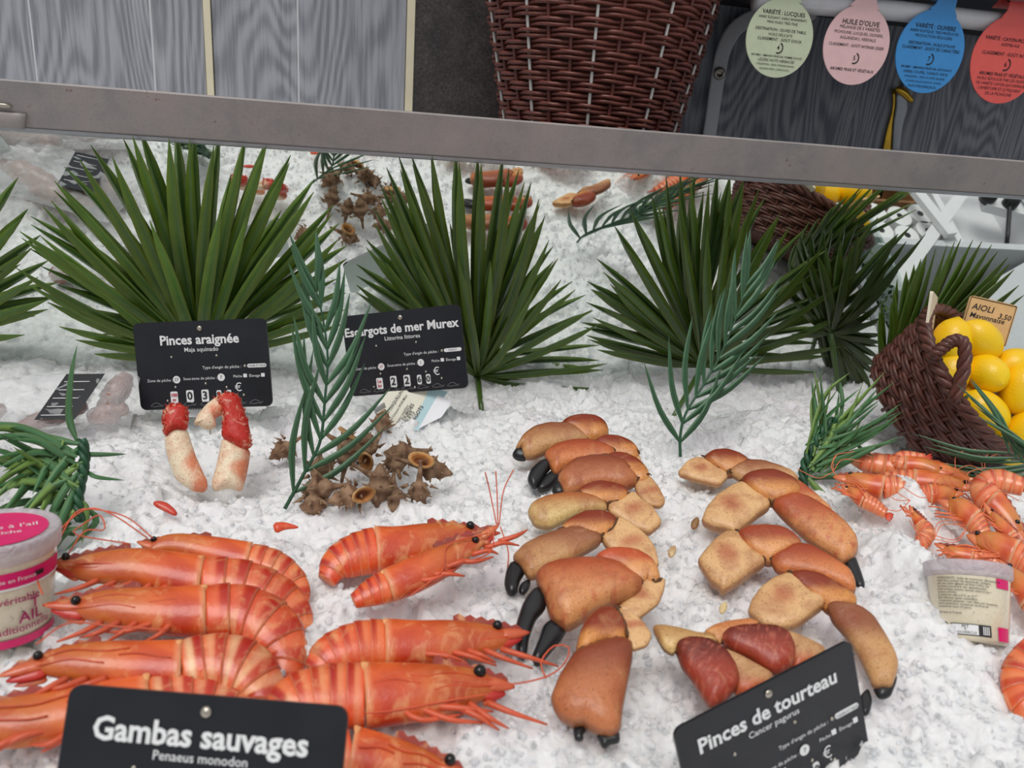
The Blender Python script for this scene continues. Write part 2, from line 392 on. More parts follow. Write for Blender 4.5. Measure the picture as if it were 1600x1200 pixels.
def flecks():
    m, nt, b = new_mat('herbed_sauce'); v = coord(nt); n = noise_node(nt, 330, 3, .6, v)
    r = ramp(nt, n.outputs['Fac'], [(.27, srgb(120, 116, 96)), (.33, srgb(224, 214, 186)), (.7, srgb(232, 222, 196))]); nt.links.new(r.outputs[0], b.inputs['Base Color'])
    b.inputs['Roughness'].default_value = .2; b.inputs['Coat Weight'].default_value = .5; return m
MAT['sauce'] = flecks()
MAT['meat'] = simple('brown_pink_meat', srgb(150, 104, 88), .3, var=.45, scale=55, bmp=.3)
MAT['hedge'] = simple('boxwood_leaf', srgb(70, 92, 46), .5, var=.5, scale=200)
MAT['cardboard'] = simple('brown_cardboard', srgb(140, 98, 60), .7, var=.12)
MAT['roll'] = simple('till_roll_paper', srgb(232, 232, 232), .6, var=.02)
MAT['glass_edge'] = plastic('green_glass', (.55, .72, .68), .35, .05)
for nm, c in (('disc_green', (216, 226, 192)), ('disc_pink', (252, 206, 206)), ('disc_blue', (66, 152, 222)), ('disc_red', (246, 100, 92))):
    MAT[nm] = simple(nm + '_card', srgb(*c), .22, var=.04)
MAT['ground'] = simple('grey_paving', srgb(120, 118, 116), .8, var=.15, scale=8)

# ------------------------------------------------------------------ text (made at the end in one pass)
TEXTS = []
def text(s, size, mapper, mat, parent, name='lettering', bold=0.0, align='CENTER', shear=0.0):
    TEXTS.append((s, size, mapper, mat, parent, name, bold, align, shear))
def flat(o, ex, ey, h=0.0004):
    o = np.asarray(o, float); n = nz(np.cross(ex, ey))
    return lambda q: o + q[:, :1] * ex + q[:, 1:2] * ey + n * h
def bake_texts():
    made = []
    for s, size, mp, mat, par, name, bold, align, shear in TEXTS:
        cu = bpy.data.curves.new('t', 'FONT'); cu.body = s; cu.size = size; cu.align_x = align; cu.align_y = 'CENTER'
        cu.resolution_u = 2; cu.offset = bold * size; cu.shear = shear
        o = bpy.data.objects.new('t', cu); COL.objects.link(o); made.append(o)
    bpy.context.view_layer.update(); dg = bpy.context.evaluated_depsgraph_get()
    for o, (s, size, mp, mat, par, name, *_r) in zip(made, TEXTS):
        me = bpy.data.meshes.new_from_object(o.evaluated_get(dg)); n = len(me.vertices)
        v = np.zeros(n * 3); me.vertices.foreach_get('co', v); v = v.reshape(-1, 3)
        v = mp(v[:, :2]) - world_loc(par)
        me.vertices.foreach_set('co', v.ravel()); me.materials.clear(); me.materials.append(mat); me.update(); me.name = name
        q = bpy.data.objects.new(name, me); COL.objects.link(q); q.parent = par
    for o in made:
        cu = o.data; bpy.data.objects.remove(o); bpy.data.curves.remove(cu)

# ------------------------------------------------------------------ the setting
def struct(name, VF, mat, parent=None, smooth=False):
    o = mesh_obj(name, VF[0], VF[1], mat, parent, smooth)
    if parent is None: o['kind'] = 'structure'
    return o
struct('floor', abox(-4, 5, -4, 4, -0.92, -0.9), MAT['ground'])
WY = 1.36
wall = struct('wall_back', abox(-1.2, 2.4, WY + .012, WY + .03, -0.9, 1.0), MAT['white'])
def wx(px, py=100): return at_y(px, py, WY)[0]
def plank(x0, x1, mat, y=WY): return mesh_obj('plank', *abox(x0 + .0014, x1 - .0014, y, y + .011, .1, 1.0), mat, wall, False)
edges = [wx(p) for p in (-330, -140, 55, 240, 322)]
for a, b in zip(edges[:-1], edges[1:]): plank(a, b, MAT['wood'])
for e in edges[1:-1] + [wx(466)]: mesh_obj('joint_line', *abox(e - .0017, e + .0017, WY + .0005, WY + .011, .1, 1.0), MAT['white'], wall, False)
mesh_obj('joint_strip', *abox(wx(322), wx(333), WY - .004, WY + .011, .1, 1.0), MAT['trim'], wall, False)
plank(wx(333), wx(466), MAT['wood']); plank(wx(466), wx(634), MAT['wood'])
mesh_obj('joint_strip', *abox(wx(634), wx(646), WY - .004, WY + .011, .1, 1.0), MAT['trim'], wall, False)
mesh_obj('stone_panel', *abox(wx(646), wx(1010), WY - .002, WY + .011, .1, 1.0), MAT['stone'], wall, False)
ee = [wx(1010), wx(1078, 180), wx(1236, 180), wx(1335, 180), wx(1394, 180)]
for a, b in zip(ee[:-1], ee[1:]): mesh_obj('plank', *abox(a, b - .0006, WY, WY + .011, .1, 1.0), MAT['wood_shaded'], wall, False)
ee = [wx(1402, 180), wx(1480, 180), wx(1572, 180), wx(1700, 180), wx(1850, 180)]
for a, b in zip(ee[:-1], ee[1:]): mesh_obj('plank', *abox(a, b - .0006, WY, WY + .011, .1, 1.0), MAT['wood_shaded'], wall, False)
# shelf above the right half of the wall
shelf = thing('wall_shelf', 'dark shelf on the wall above the olive oil tags', 'shelf', (1.15, WY, .585))
mesh_obj('board', *abox(.50, 1.95, 1.03, WY, .578, .60), MAT['black_rubber'], shelf, False)
mesh_obj('front_lip', *abox(.50, 1.95, 1.02, 1.035, .570, .63), MAT['alu'], shelf, False)
# bracket
bp = Plane((0, WY - .012, 0), (0, -1, 0))
br = thing('shelf_bracket', 'curved grey metal bracket under the dark shelf', 'bracket', bp(1112, 205))
V, Fc, t, h = sweep([(1100, 260, 10), (1110, 200, 10), (1122, 120, 10.5), (1132, 75, 11), (1152, 42, 12), (1190, 22, 12), (1235, 15, 12)], bp, k=.22, n=12, m=30, cap=0, sq=.35)
arm_ = mesh_obj('arm', V, Fc, MAT['white'], br)
c = bp(1122, 115, .004)
mesh_obj('bolt', *lathe([(0.0, 0), (.011, 0), (.011, .002), (.0075, .0035), (.006, .0035), (.0055, .001), (0, .001)], 20, c, (0, -1, 0)), MAT['chrome'], arm_, True)
# hanging gold strip with a grey blade in the gap between the boards
gp = Plane((0, WY - .006, 0), (0, -1, 0))
gs = thing('gold_ribbon', 'gold ribbon hanging with a grey strip in the gap between boards', 'ribbon', gp(1395, 232))
V, Fc, _, _ = sweep([(1402, 140, 8), (1400, 170, 6), (1392, 205, 7), (1385, 245, 8)], gp, k=.12, n=8, m=12, cap=0); mesh_obj('foil', V, Fc, MAT['gold'], gs)
V, Fc, _, _ = sweep([(1405, 142, 7), (1408, 165, 10), (1402, 195, 8), (1398, 240, 6)], gp, k=.12, n=8, m=12, lift=.003, cap=0); mesh_obj('grey_strip', V, Fc, MAT['alu'], gs)
V, Fc, _, _ = sweep([(1398, 138, 5), (1410, 145, 7), (1424, 160, 4)], gp, k=.5, n=8, m=8, lift=.004); mesh_obj('clip', V, Fc, MAT['gold'], gs)

# counter, mirror and steel rail
counter = tag(mesh_obj('fish_counter', *cat_mesh([abox(-.95, .90, .08, 1.05, -.30, -.05), abox(.885, .90, .08, 1.05, -.06, .004), abox(-.95, -.935, .08, 1.05, -.06, .01), abox(-.95, .90, .08, .095, -.06, .0), abox(-.9, -.86, .12, .16, -.9, -.3), abox(.82, .86, .12, .16, -.9, -.3), abox(-.9, -.86, .98, 1.02, -.9, -.3), abox(.82, .86, .98, 1.02, -.9, -.3)]), MAT['alu'], None, False),
              'grey metal counter tray under the bed of crushed ice', 'counter')
backc = struct('trim_1', abox(-1.1, 2.2, 1.07, WY, .20, .255), MAT['offwhite'])
MU = np.array([0, -math.sin(MT), math.cos(MT)])
mbase = np.array([0, 1.02, 0.0])
mir = thing('mirror', 'tilted mirror panel behind the ice reflecting the seafood', 'mirror', (0.2, 1.03, -.04))
def mbox(x0, x1, s0, s1, d0, d1):
    c_ = mbase + MU * (s0 + s1) / 2 + MN * (d0 + d1) / 2 + np.array([(x0 + x1) / 2, 0, 0])
    return box(c_, ((x1 - x0) / 2, 0, 0), MU * (s1 - s0) / 2, MN * (d1 - d0) / 2)
mesh_obj('glass', *mbox(-.93, 1.45, -.045, .372, 0, .004), MAT['mirror'], mir, False)
mesh_obj('backing', *mbox(-.93, 1.45, -.045, .372, .0045, .012), MAT['alu'], mir, False)
railt = thing('steel_rail', 'worn brushed steel rail with rust specks along the top of the mirror', 'rail', mbase + MU * .33 - MN * .01)
s0, s1 = .330, .3775
prof = [(s0, -.0005), (s0, -.0055), (s0 + .002, -.007), (s1 - .001, -.007), (s1, -.006), (s1, -.0045), (s1 - .001, -.0035), (s0 + .003, -.0005)]
ringl = [np.array([mbase + MU * s + MN * d + np.array([x, 0, 0]) for s, d in prof]) for x in (-1.0, 1.6)]
mesh_obj('face', *rings_mesh(ringl), MAT['steel'], railt, False)
prof = [(s0 - .0060, -.0005), (s0 - .0060, -.004), (s0 - .004, -.006), (s0 - .0003, -.006), (s0 - .0003, -.0005)]
ringl = [np.array([mbase + MU * s + MN * d + np.array([x, 0, 0]) for s, d in prof]) for x in (-1.0, 1.6)]
mesh_obj('lower_lip', *rings_mesh(ringl), MAT['alu'], railt, False)
rp = Plane(mbase - MN * .009, -MN)
V, Fc, _, _ = sweep([(-60, 181, 12.5), (0, 186, 12.5), (40, 190, 12.5)], rp, k=.5, n=14, m=8, cap=0); mesh_obj('end_clip', V, Fc, MAT['steel'], railt)
V, Fc, _, _ = sweep([(-20, 164, 3), (5, 165, 4), (18, 168, 3)], rp, k=.8, n=10, m=8); mesh_obj('hook', V, Fc, MAT['chrome'], railt)

# ------------------------------------------------------------------ crushed ice
def hash2(ix, iy, s):
    n = (ix.astype(np.int64) * 374761393 + iy.astype(np.int64) * 668265263 + s * 974711) & 0x7fffffff
    n = ((n ^ (n >> 13)) * 1274126177) & 0x7fffffff
    return ((n ^ (n >> 16)) & 0xffff) / 65535.0
def vnoise(x, y, s):
    ix, iy = np.floor(x), np.floor(y); fx, fy = x - ix, y - iy; fx = fx * fx * (3 - 2 * fx); fy = fy * fy * (3 - 2 * fy)
    a, b = hash2(ix, iy, s), hash2(ix + 1, iy, s); c_, d = hash2(ix, iy + 1, s), hash2(ix + 1, iy + 1, s)
    return (a * (1 - fx) + b * fx) * (1 - fy) + (c_ * (1 - fx) + d * fx) * fy
def facets(x, y, cell, s):
    """tilted flat facets: one random plane per jittered cell"""
    X, Y = x / cell, y / cell; ix, iy = np.floor(X), np.floor(Y); best = np.full(X.shape, 9.0); out = np.zeros(X.shape)
    for dx in (-1, 0, 1):
        for dy in (-1, 0, 1):
            jx, jy = ix + dx, iy + dy
            cx, cy = jx + hash2(jx, jy, s), jy + hash2(jx, jy, s + 1)
            d = (X - cx) ** 2 + (Y - cy) ** 2; k_ = d < best
            v = hash2(jx, jy, s + 2) - .5 + (hash2(jx, jy, s + 3) - .5) * 1.6 * (X - cx) + (hash2(jx, jy, s + 4) - .5) * 1.6 * (Y - cy)
            best = np.where(k_, d, best); out = np.where(k_, v, out)
    return out
BUMPS = []
def mound(px, py, h, rx, ry=None, ang=0):
    p = W(px, py, 0); BUMPS.append((p[0], p[1], h, rx, ry or rx, ang))
mound(60, 610, .022, .10, .05); mound(230, 640, .012, .06, .04); mound(-200, 620, .03, .14, .07)
for px in range(420, 1300, 110): mound(px, 655 + (px // 110 % 2) * 8, .012, .06, .03)
mound(1010, 640, .014, .03, .025); mound(300, 805, .006, .06, .022); mound(160, 720, .014, .07, .05); mound(650, 795, .012, .075, .018)
mound(1405, 810, .046, .026, .045); mound(1405, 900, .046, .028, .055); mound(1430, 980, .020, .035, .04); mound(1240, 1190, -.022, .06, .05); mound(330, 740, -.010, .05, .03)
mound(1290, 690, .012, .05, .04); mound(1060, 680, .012, .04, .03); mound(1420, 700, .012, .06, .03)
mound(760, 1130, .008, .05, .04); mound(1020, 830, -.006, .03, .05)
mound(340, 715, -.012, .035, .03); mound(640, 735, -.008, .06, .03)
def ice_h(x, y):
    z = -0.006 + 0.013 * (vnoise(x * 11, y * 11, 3) - .5) + 0.011 * (vnoise(x * 27, y * 27, 5) - .5)
    for cx, cy, h, rx, ry, an in BUMPS:
        z = z + h * np.exp(-((x - cx) / rx) ** 2 - ((y - cy) / ry) ** 2)
    rough = .55 + .9 * vnoise(x * 16, y * 16, 9)
    z = z + rough * (0.0075 * facets(x, y, .021, 11) + 0.0048 * facets(x, y, .0105, 31) + 0.0020 * facets(x, y, .0052, 51)) + .016 * np.exp(-((1.022 - y) / .035) ** 2)
    return z
STEP = .0024
gx = np.arange(-.935, .886, STEP); gy = np.arange(.10, 1.0215, STEP)
GX, GY = np.meshgrid(gx, gy); GZ = ice_h(GX, GY)
nx_, ny_ = len(gx), len(gy)
me = bpy.data.meshes.new('crushed_ice'); me.vertices.add(nx_ * ny_)
me.vertices.foreach_set('co', np.stack([GX, GY, GZ], -1).ravel())
ii = (np.arange(ny_ - 1)[:, None] * nx_ + np.arange(nx_ - 1)[None]).ravel()
q = np.stack([ii, ii + 1, ii + nx_ + 1, ii + nx_], 1); nf = len(q)
me.loops.add(nf * 4); me.loops.foreach_set('vertex_index', q.ravel().astype(np.int32)); me.polygons.add(nf)
me.polygons.foreach_set('loop_start', np.arange(0, nf * 4, 4, dtype=np.int32)); me.polygons.foreach_set('loop_total', np.full(nf, 4, dtype=np.int32))
me.materials.append(MAT['ice']); me.update(calc_edges=True); me.validate()
ice = bpy.data.objects.new('crushed_ice', me); COL.objects.link(ice)
tag(ice, 'bed of crushed white ice covering the whole counter', 'ice', kind='stuff')
# loose crystals lying on the bed
def crystals(N):
    parts = []; V = []; Fc = []
    ph = (1 + 5 ** .5) / 2
    ico = np.array([(-1, ph, 0), (1, ph, 0), (-1, -ph, 0), (1, -ph, 0), (0, -1, ph), (0, 1, ph), (0, -1, -ph), (0, 1, -ph), (ph, 0, -1), (ph, 0, 1), (-ph, 0, -1), (-ph, 0, 1)]) / 1.9
    icf = [(0, 11, 5), (0, 5, 1), (0, 1, 7), (0, 7, 10), (0, 10, 11), (1, 5, 9), (5, 11, 4), (11, 10, 2), (10, 7, 6), (7, 1, 8), (3, 9, 4), (3, 4, 2), (3, 2, 6), (3, 6, 8), (3, 8, 9), (4, 9, 5), (2, 4, 11), (6, 2, 10), (8, 6, 7), (9, 8, 1)]
    px = RNG.uniform(-150, 1700, N); py = 640 + 600 * RNG.uniform(0, 1, N) ** 1.2
    n = 0; PP = [W(a, b, 0) for a, b in zip(px, py)]; ZZ = ice_h(np.array([p[0] for p in PP]), np.array([p[1] for p in PP]))
    for p, z in zip(PP, ZZ):
        if not (-.9 < p[0] < .87 and .12 < p[1] < .98): continue
        s = RNG.uniform(.0010, .0032) * (1.35 if RNG.random() < .06 else 1)
        A = RNG.normal(size=(3, 3)); Q, _ = np.linalg.qr(A)
        v = (ico * (1 + .35 * RNG.normal(size=(12, 1)).clip(-1, 1)) * RNG.uniform(.45, 1.1, 3)) @ Q.T * s
        V.append(v + np.array([p[0], p[1], z + s * .25])); Fc += [tuple(i + n for i in f) for f in icf]; n += 12
    return np.vstack(V), Fc
V, Fc = crystals(8000)
o = mesh_obj('loose_crystals', V, Fc, MAT['crystal'], ice, False); o['kind'] = 'stuff'

# ------------------------------------------------------------------ olive oil tags on their rail
RY = 1.06
railw = thing('tag_rail', 'white tube rail carrying the round olive oil tags', 'rail', at_y(1400, 20, RY))
mesh_obj('tube', *tube([at_y(1180, 0, RY), at_y(1400, 17, RY), at_y(1800, 62, RY)], .0135, 16), MAT['white'], railw)
mesh_obj('tube_end', *tube([at_y(1225, 17, RY + .05), at_y(1272, 22, RY + .05)], .0085, 14), MAT['white'], railw)
DISCS = [('disc_green', (1218, 60), (1228, 5), 56, 'pale green round olive oil tag, first on the rail', [
    (.62, 'VARIÉTÉ : LUCQUES', .125, 1), (.49, 'ARBRE ÉLÉGANT, FAIBLE RENDEMENT,', .082, 0), (.38, 'MAIS HUILE TRÈS FINE', .082, 0),
    (.20, 'DESTINATION : OLIVES DE TABLE,', .09, .6), (.08, 'HUILE DÉLICATE', .085, 0), (-.04, 'CLASSEMENT : GOÛT DOUX', .09, .6),
    (-.46, 'AROMES : AMANDE FRAÎCHE, POMME DOUCE,', .085, .5), (-.57, 'LÉGÈRE NOTE HERBACÉE', .085, 0), (-.68, 'UTILISATION : CRUE, POISSONS BLANC,', .08, .5), (-.79, 'SALADES FINES, CARPACCIOS...', .075, 0)], '4', -.24),
    ('disc_pink', (1338, 71), (1352, 8), 55, 'pink round olive oil tag, second on the rail', [
    (.55, "HUILE D'OLIVE", .15, 1), (.42, 'MÉLANGE DE 5 VARIÉTÉS', .095, 0), (.29, 'PICHOLINE, LUCQUES, OLIVIERE,', .095, 0), (.16, 'AGLANDAU, VERDALE', .095, 0),
    (-.02, 'CLASSEMENT : GOÛT INTENSE LÉGER', .095, .5), (-.62, 'AROMES FRAIS ET VÉGÉTAUX', .105, 1)], '5', -.32),
    ('disc_blue', (1453, 81), (1478, 8), 56, 'blue round olive oil tag, third on the rail', [
    (.58, 'VARIÉTÉ : OLIVIERE', .125, 1), (.46, 'ARBRE RUSTIQUE, TRÈS PRODUCTIF,', .082, 0), (.35, 'PRODUCTION RÉGULIÈRE', .082, 0),
    (.17, "DESTINATION : HUILE D'OLIVE", .088, .5), (.06, 'CLASSEMENT : GOÛT DE CARACTÈRE', .088, .5),
    (-.40, 'AROMES : AMANDES FRAÎCHES, ARTICHAUT,', .08, .5), (-.51, 'HERBE COUPÉE, TOMATE VERTE', .08, 0), (-.62, 'UTILISATION : CRUE OU CUITE, SALADES,', .08, .5), (-.73, 'LÉGUMES GRILLÉS, POISSONS, VIANDES,', .08, 0), (-.84, 'PLATS PROVENÇAUX...', .075, 0)], '7', -.17),
    ('disc_red', (1572, 94), (1588, 22), 57, 'red round olive oil tag, last on the rail', [
    (.45, 'VARIÉTÉ : CAYON-PICHOLINE', .11, 1), (.33, 'ASSEMBLAGE', .08, 0), (.12, 'CLASSEMENT : GOÛT INTENSE', .095, .5),
    (-.34, 'AROMES FRAIS ET VÉGÉTAUX', .09, 1), (-.45, 'HUILE ADOUCIE PAR LES OLIVES', .085, 0), (-.56, 'DE VARIÉTÉ CAYON QUI DIMINUE', .085, 0), (-.67, "L'AMERTUME ET LE PIQUANT", .085, 0), (-.78, 'DE LA PICHOLINE', .085, 0)], '6', -.10)]
DY = RY - .018
for mk, (cx, cy), (nx, ny), rp_, lab, lines, num, nv in DISCS:
    c = at_y(cx, cy, DY); r = rp_ * np.linalg.norm(c - C) * .885 / F
    d = thing('olive_oil_tag', lab, 'tag', c, 'round tags on the white rail')
    dm = mesh_obj('disc', *lathe([(r * .995, -.0008), (r, 0), (r * .995, .0008)], 64, c, (0, -1, 0)), MAT[mk], d, False)
    top = at_y(nx, ny, DY)
    e = nz(top - c); s = np.cross(e, (0, -1, 0))
    V = []; 
    pth = [c + e * r * .93, c + e * r * 1.08, c + e * r * 1.3, top + np.array([0, .004, .012]), top + np.array([0, .018, .024]), top + np.array([0, .034, .012])]
    hw = [.024, .0165, .0145, .0145, .0145, .0145]; ring = []
    for i, p in enumerate(pth):
        T_ = nz(pth[min(i + 1, 5)] - pth[max(i - 1, 0)]); sd = nz(np.cross(T_, (0, -1, 0))) if i < 4 else nz(s); nn = nz(np.cross(sd, T_))
        ring.append([p - sd * hw[i] - nn * .0007, p + sd * hw[i] - nn * .0007, p + sd * hw[i] + nn * .0007, p - sd * hw[i] + nn * .0007])
    mesh_obj('neck', *rings_mesh(ring), MAT[mk], d, False)
    ex = np.array([1., 0, 0]); ey = np.array([0, 0, 1.])
    for v, s_, sz, b in lines:
        half = math.sqrt(max(.05, 1 - v * v)) * r * 1.86; size = min(sz * r * 1.15, half / (len(s_) * .60))
        text(s_, size, flat(c + ey * v * r, ex, ey, .0012), MAT['ink_black'], dm, bold=.012 * b)
    text(num, .16 * r, flat(c + ey * nv * r, ex, ey, .0012), MAT['ink_black'], dm, bold=.01)
    arc = []
    for a in np.linspace(-1.9, 1.2, 14):
        arc.append([c + ey * nv * r + r * q * (math.cos(a) * ex + math.sin(a) * ey) + np.array([0, -.0012, 0]) for q in (.115, .15)])
    arc = np.array(arc).reshape(-1, 3); mesh_obj('ring_mark', arc, [(2*i, 2*i+1, 2*i+3, 2*i+2) for i in range(13)], MAT['ink_black'], dm, False)

# ------------------------------------------------------------------ wicker
def weave(root, c, ax, ux, r0, r1, H, nst, pitch, rad, amp, mat, oval=1.0, wire=0, strands=2, z0=0.0, wiremat=None, skip=None):
    ax = nz(ax); ux = nz(np.asarray(ux) - (np.asarray(ux) @ ax) * ax); wy = np.cross(ax, ux); c = np.asarray(c, float)
    def pt(th, r, z): return c + ax * z + (np.cos(th) * r)[..., None] * ux + (np.sin(th) * r * oval)[..., None] * wy
    R_ = lambda z: r0 + (r1 - r0) * z / H
    nb = int((H - z0) / pitch); th = np.arange(nst * 4) / (nst * 4) * 2 * math.pi
    for b in range(nb):
        for s in range(strands):
            z = z0 + (b + (s + .5) / strands) * pitch
            r = R_(z) + amp * np.cos(th * nst / 2 + math.pi * b)
            P = pt(th, r, z) + ax * (np.cos(th * nst / 2 + math.pi * (b + .5)) * pitch * .06)[:, None]
            mesh_obj('weaver', *tube(P, rad, 5, closed=True), mat, root)
    for i in range(nst):
        a = i / nst * 2 * math.pi; zz = np.linspace(0, H, 4)
        is_w = wire and i % wire == 0
        off = .0012 if is_w else 0
        P = np.array([pt(np.array(a), np.array(R_(z) + off), z) for z in zz])
        mesh_obj('wire_stake' if is_w else 'stake', *tube(P, rad * (.75 if is_w else .9), 5), wiremat if is_w else mat, root)
    return pt, R_
BYC = 1.165
bl, brr = at_y(744, 0, BYC), at_y(1092, 0, BYC); bl2, br2 = at_y(803, 185, BYC), at_y(1062, 205, BYC)
rt = (brr[0] - bl[0]) / 2 * .985; rb = (br2[0] - bl2[0]) / 2 * .985; zt = (bl[2] + brr[2]) / 2; zb = (bl2[2] + br2[2]) / 2
sl = (rt - rb) / (zt - zb); zbase = .256; H = .40
bc = np.array([((bl + brr)[0] / 2 + (bl2 + br2)[0] / 2) / 2, BYC, zbase])
bb = thing('wicker_basket', 'tall dark brown wicker basket standing behind the steel rail', 'basket', bc)
r0 = rb - sl * (zb - zbase)
weave(bb, bc, UP, (1, 0, 0), r0, r0 + sl * H, H, 30, .0128, .0030, .0040, MAT['wicker'], wire=3, wiremat=MAT['wire'])
mesh_obj('bottom', *lathe([(r0 * .96, .004), (r0 * .96, .008)], 40, bc), MAT['wicker2'], bb, False)
mesh_obj('lining', *lathe([(r0 - .012, .006), (r0 + sl * H - .012, H - .01)], 48, bc), MAT['wicker2'], bb)

# ------------------------------------------------------------------ price cards
def rrect(c, ex, ey, w, h, r, th):
    pts = []
    for sx, sy, a0 in ((1, 1, 0), (-1, 1, 90), (-1, -1, 180), (1, -1, 270)):
        for k_ in range(5):
            a = math.radians(a0 + k_ * 22.5); pts.append((sx * (w / 2 - r) + r * math.cos(a), sy * (h / 2 - r) + r * math.sin(a)))
    n = nz(np.cross(ex, ey)); P = np.array([c + x * ex + y * ey for x, y in pts]); m = len(P)
    V = np.vstack([P + n * th / 2, P - n * th / 2]); Fc = [tuple(range(m)), tuple(range(2 * m - 1, m - 1, -1))] + [(i, i + m, (i + 1) % m + m, (i + 1) % m) for i in range(m)]
    fm = [0, 1] + [0] * m
    return V, Fc, fm
def screw(c, n, r, par):
    mesh_obj('rivet', *lathe([(r, 0), (r * .9, r * .35), (r * .5, r * .6), (0.0, r * .68)], 14, c, n), MAT['chrome'], par)
def dot(c, ex, ey, r, mat, par, name='round_window'):
    n = nz(np.cross(ex, ey)); th = np.arange(20) / 20 * 2 * math.pi
    V = c + n * .0005 + r * (np.cos(th)[:, None] * ex + np.sin(th)[:, None] * ey); mesh_obj(name, V, [tuple(range(20))], mat, par, False)
def card(label, c, ex, ey, title, sub, pill, zone, sous, unit, digits, s=1.0, fish=True, tsize=.0115, blank=False):
    c, ex, ey = np.asarray(c, float), nz(ex), nz(ey); ey = nz(ey - (ey @ ex) * ex)
    if s != 1.0: c = C + (c - C) * s
    w, h = .15 * s, .097 * s; n = nz(np.cross(ex, ey))
    g = thing('price_card', label, 'sign', c - ey * h / 2, 'black price cards standing in the ice')
    V, Fc, fm = rrect(c, ex, ey, w, h, .0065 * s, .0022 * s)
    mesh_obj('plate', V, Fc, None, g, False, mats=[MAT['slate'], MAT['card_back']], fm=fm)
    mesh_obj('spike', *tube([c - ey * h * .2 - n * .003, c - ey * (h * .5 + .045) - n * .003], .0011, 6), MAT['chrome'], g)
    P = lambda u, v: c + ex * (u - .5) * w + ey * (.5 - v) * h + n * .0012 * s
    E = lambda u, v: flat(P(u, v), ex, ey, .0004)
    if blank: return g, P
    screw(P(.5, .085), n, .0032 * s, g)
    text(title, tsize * s, E(.49, .215), MAT['ink_white'], g, 'title', bold=.028)
    text(sub, .0068 * s, E(.5, .325), MAT['ink_white'], g, 'subtitle', bold=.004)
    for u, v in ((.27, .40), (.61, .40), (.28, .745), (.51, .715), (.665, .765), (.79, .86), (.21, .90)): screw(P(u, v), n, .0014 * s, g)
    text("Type d'engin de pêche :", .0046 * s, E(.79, .535), MAT['ink_white'], g, align='RIGHT')
    V, Fc, fm = rrect(P(.905, .53), ex, ey, .0215 * s, .0042 * s, .002 * s, .0008); gpl = mesh_obj('gear_plate', V, Fc, MAT['ink_white'], g, False)
    text(pill, .0027 * s, flat(P(.905, .53), ex, ey, .0009), MAT['ink_black'], gpl)
    screw(P(.815, .53), n, .0017 * s, g)
    text('Zone de pêche :', .0044 * s, E(.265, .665), MAT['ink_white'], g, align='RIGHT')
    dot(P(.295, .66), ex, ey, .0042 * s, MAT['ink_white'], g); text(zone, .0048 * s, flat(P(.295, .66), ex, ey, .0009), MAT['ink_black'] if zone != '37' else MAT['ink_red'], g)
    text('Sous-zone de pêche :', .0044 * s, E(.598, .655), MAT['ink_white'], g, align='RIGHT')
    dot(P(.632, .65), ex, ey, .0042 * s, MAT['ink_white'], g); text(sous, .0048 * s, flat(P(.632, .65), ex, ey, .0009), MAT['ink_black'], g)
    text('Pêche', .0042 * s, E(.79, .645), MAT['ink_white'], g, align='RIGHT'); text('Élevage', .0042 * s, E(.925, .645), MAT['ink_white'], g, align='RIGHT')
    for u in (.812, .945):
        V, Fc, fm = rrect(P(u, .64), ex, ey, .0040 * s, .0040 * s, .0004, .0006); mesh_obj('tick_box', V, Fc, MAT['ink_white'], g, False)
    text('€', .013 * s, E(.755, .775), MAT['ink_white'], g)
    V, Fc, fm = rrect(P(.265, .865), ex, ey, .0082 * s, .0135 * s, .0016 * s, .0008); uw = mesh_obj('unit_window', V, Fc, MAT['ink_white'], g, False)
    for k_, ln in enumerate(unit): text(ln, .0052 * s, flat(P(.265, .838 + .055 * k_), ex, ey, .0009), MAT['ink_red'], uw, bold=.03)
    for u, dgt, sc_ in zip((.385, .50, .605, .68), digits, (1, 1, .66, .66)):
        V, Fc, fm = rrect(P(u, .855), ex, ey, .0082 * s * sc_, .0135 * s * (sc_ * .5 + .5), .0016 * s, .0008); dw = mesh_obj('digit_window', V, Fc, MAT['ink_white'], g, False)
        text(dgt, .0125 * s * (sc_ * .6 + .4), flat(P(u, .855), ex, ey, .0009), MAT['ink_black'], dw, 'digit', bold=.02)
    text(',', .013 * s, E(.56, .905), MAT['ink_white'], g)
    if fish:
        for k_ in range(7):
            u0 = .12 + k_ * .125; pts = []
            for a in np.linspace(0, 1, 9): pts.append(P(u0 - .04 + .085 * a, .955 - .035 * math.sin(a * math.pi)) + n * .0003)
            pts2 = [P(u0 - .04, .955) + n * .0003, P(u0 - .01, .966) + n * .0003, P(u0 + .02, .957) + n * .0003, P(u0 + .045, .962) + n * .0003, P(u0 + .06, .94) + n * .0003]
            V, Fc = cat_mesh([tube(pts, .00022 * s, 4), tube(pts2, .00022 * s, 4)]); mesh_obj('fish_outline', V, Fc, MAT['ink_grey'], g)
    return g, P
card('black price card reading Pinces araignée above the spider crab claws', [-.1542, .854, .0715], [.9635, -.2394, .1202], [-.068, .2155, .9741], 'Pinces araignée', 'Maja squinado', 'CASIER ET PIEGE', '27', '7', ('100', 'gr'), '0390', tsize=.0145)
card('tilted black price card reading Escargots de mer Murex', [.0671, .8678, .0857], [.8822, -.4166, .2194], [-.1188, .2541, .9599], 'Escargots de mer Murex', 'Littorina littorea', 'CHALUT', '37', '1', ('Le', 'kg'), '2260', tsize=.0145)
card('large black price card reading Gambas sauvages in the left foreground', [-.0746, .331, .0003], [.9648, -.2617, .0251], [.0975, .4448, .8903], 'Gambas sauvages', 'Penaeus monodon', 'CASIER', '51', '5', ('Le', 'kg'), '4990', s=.90, tsize=.0165)
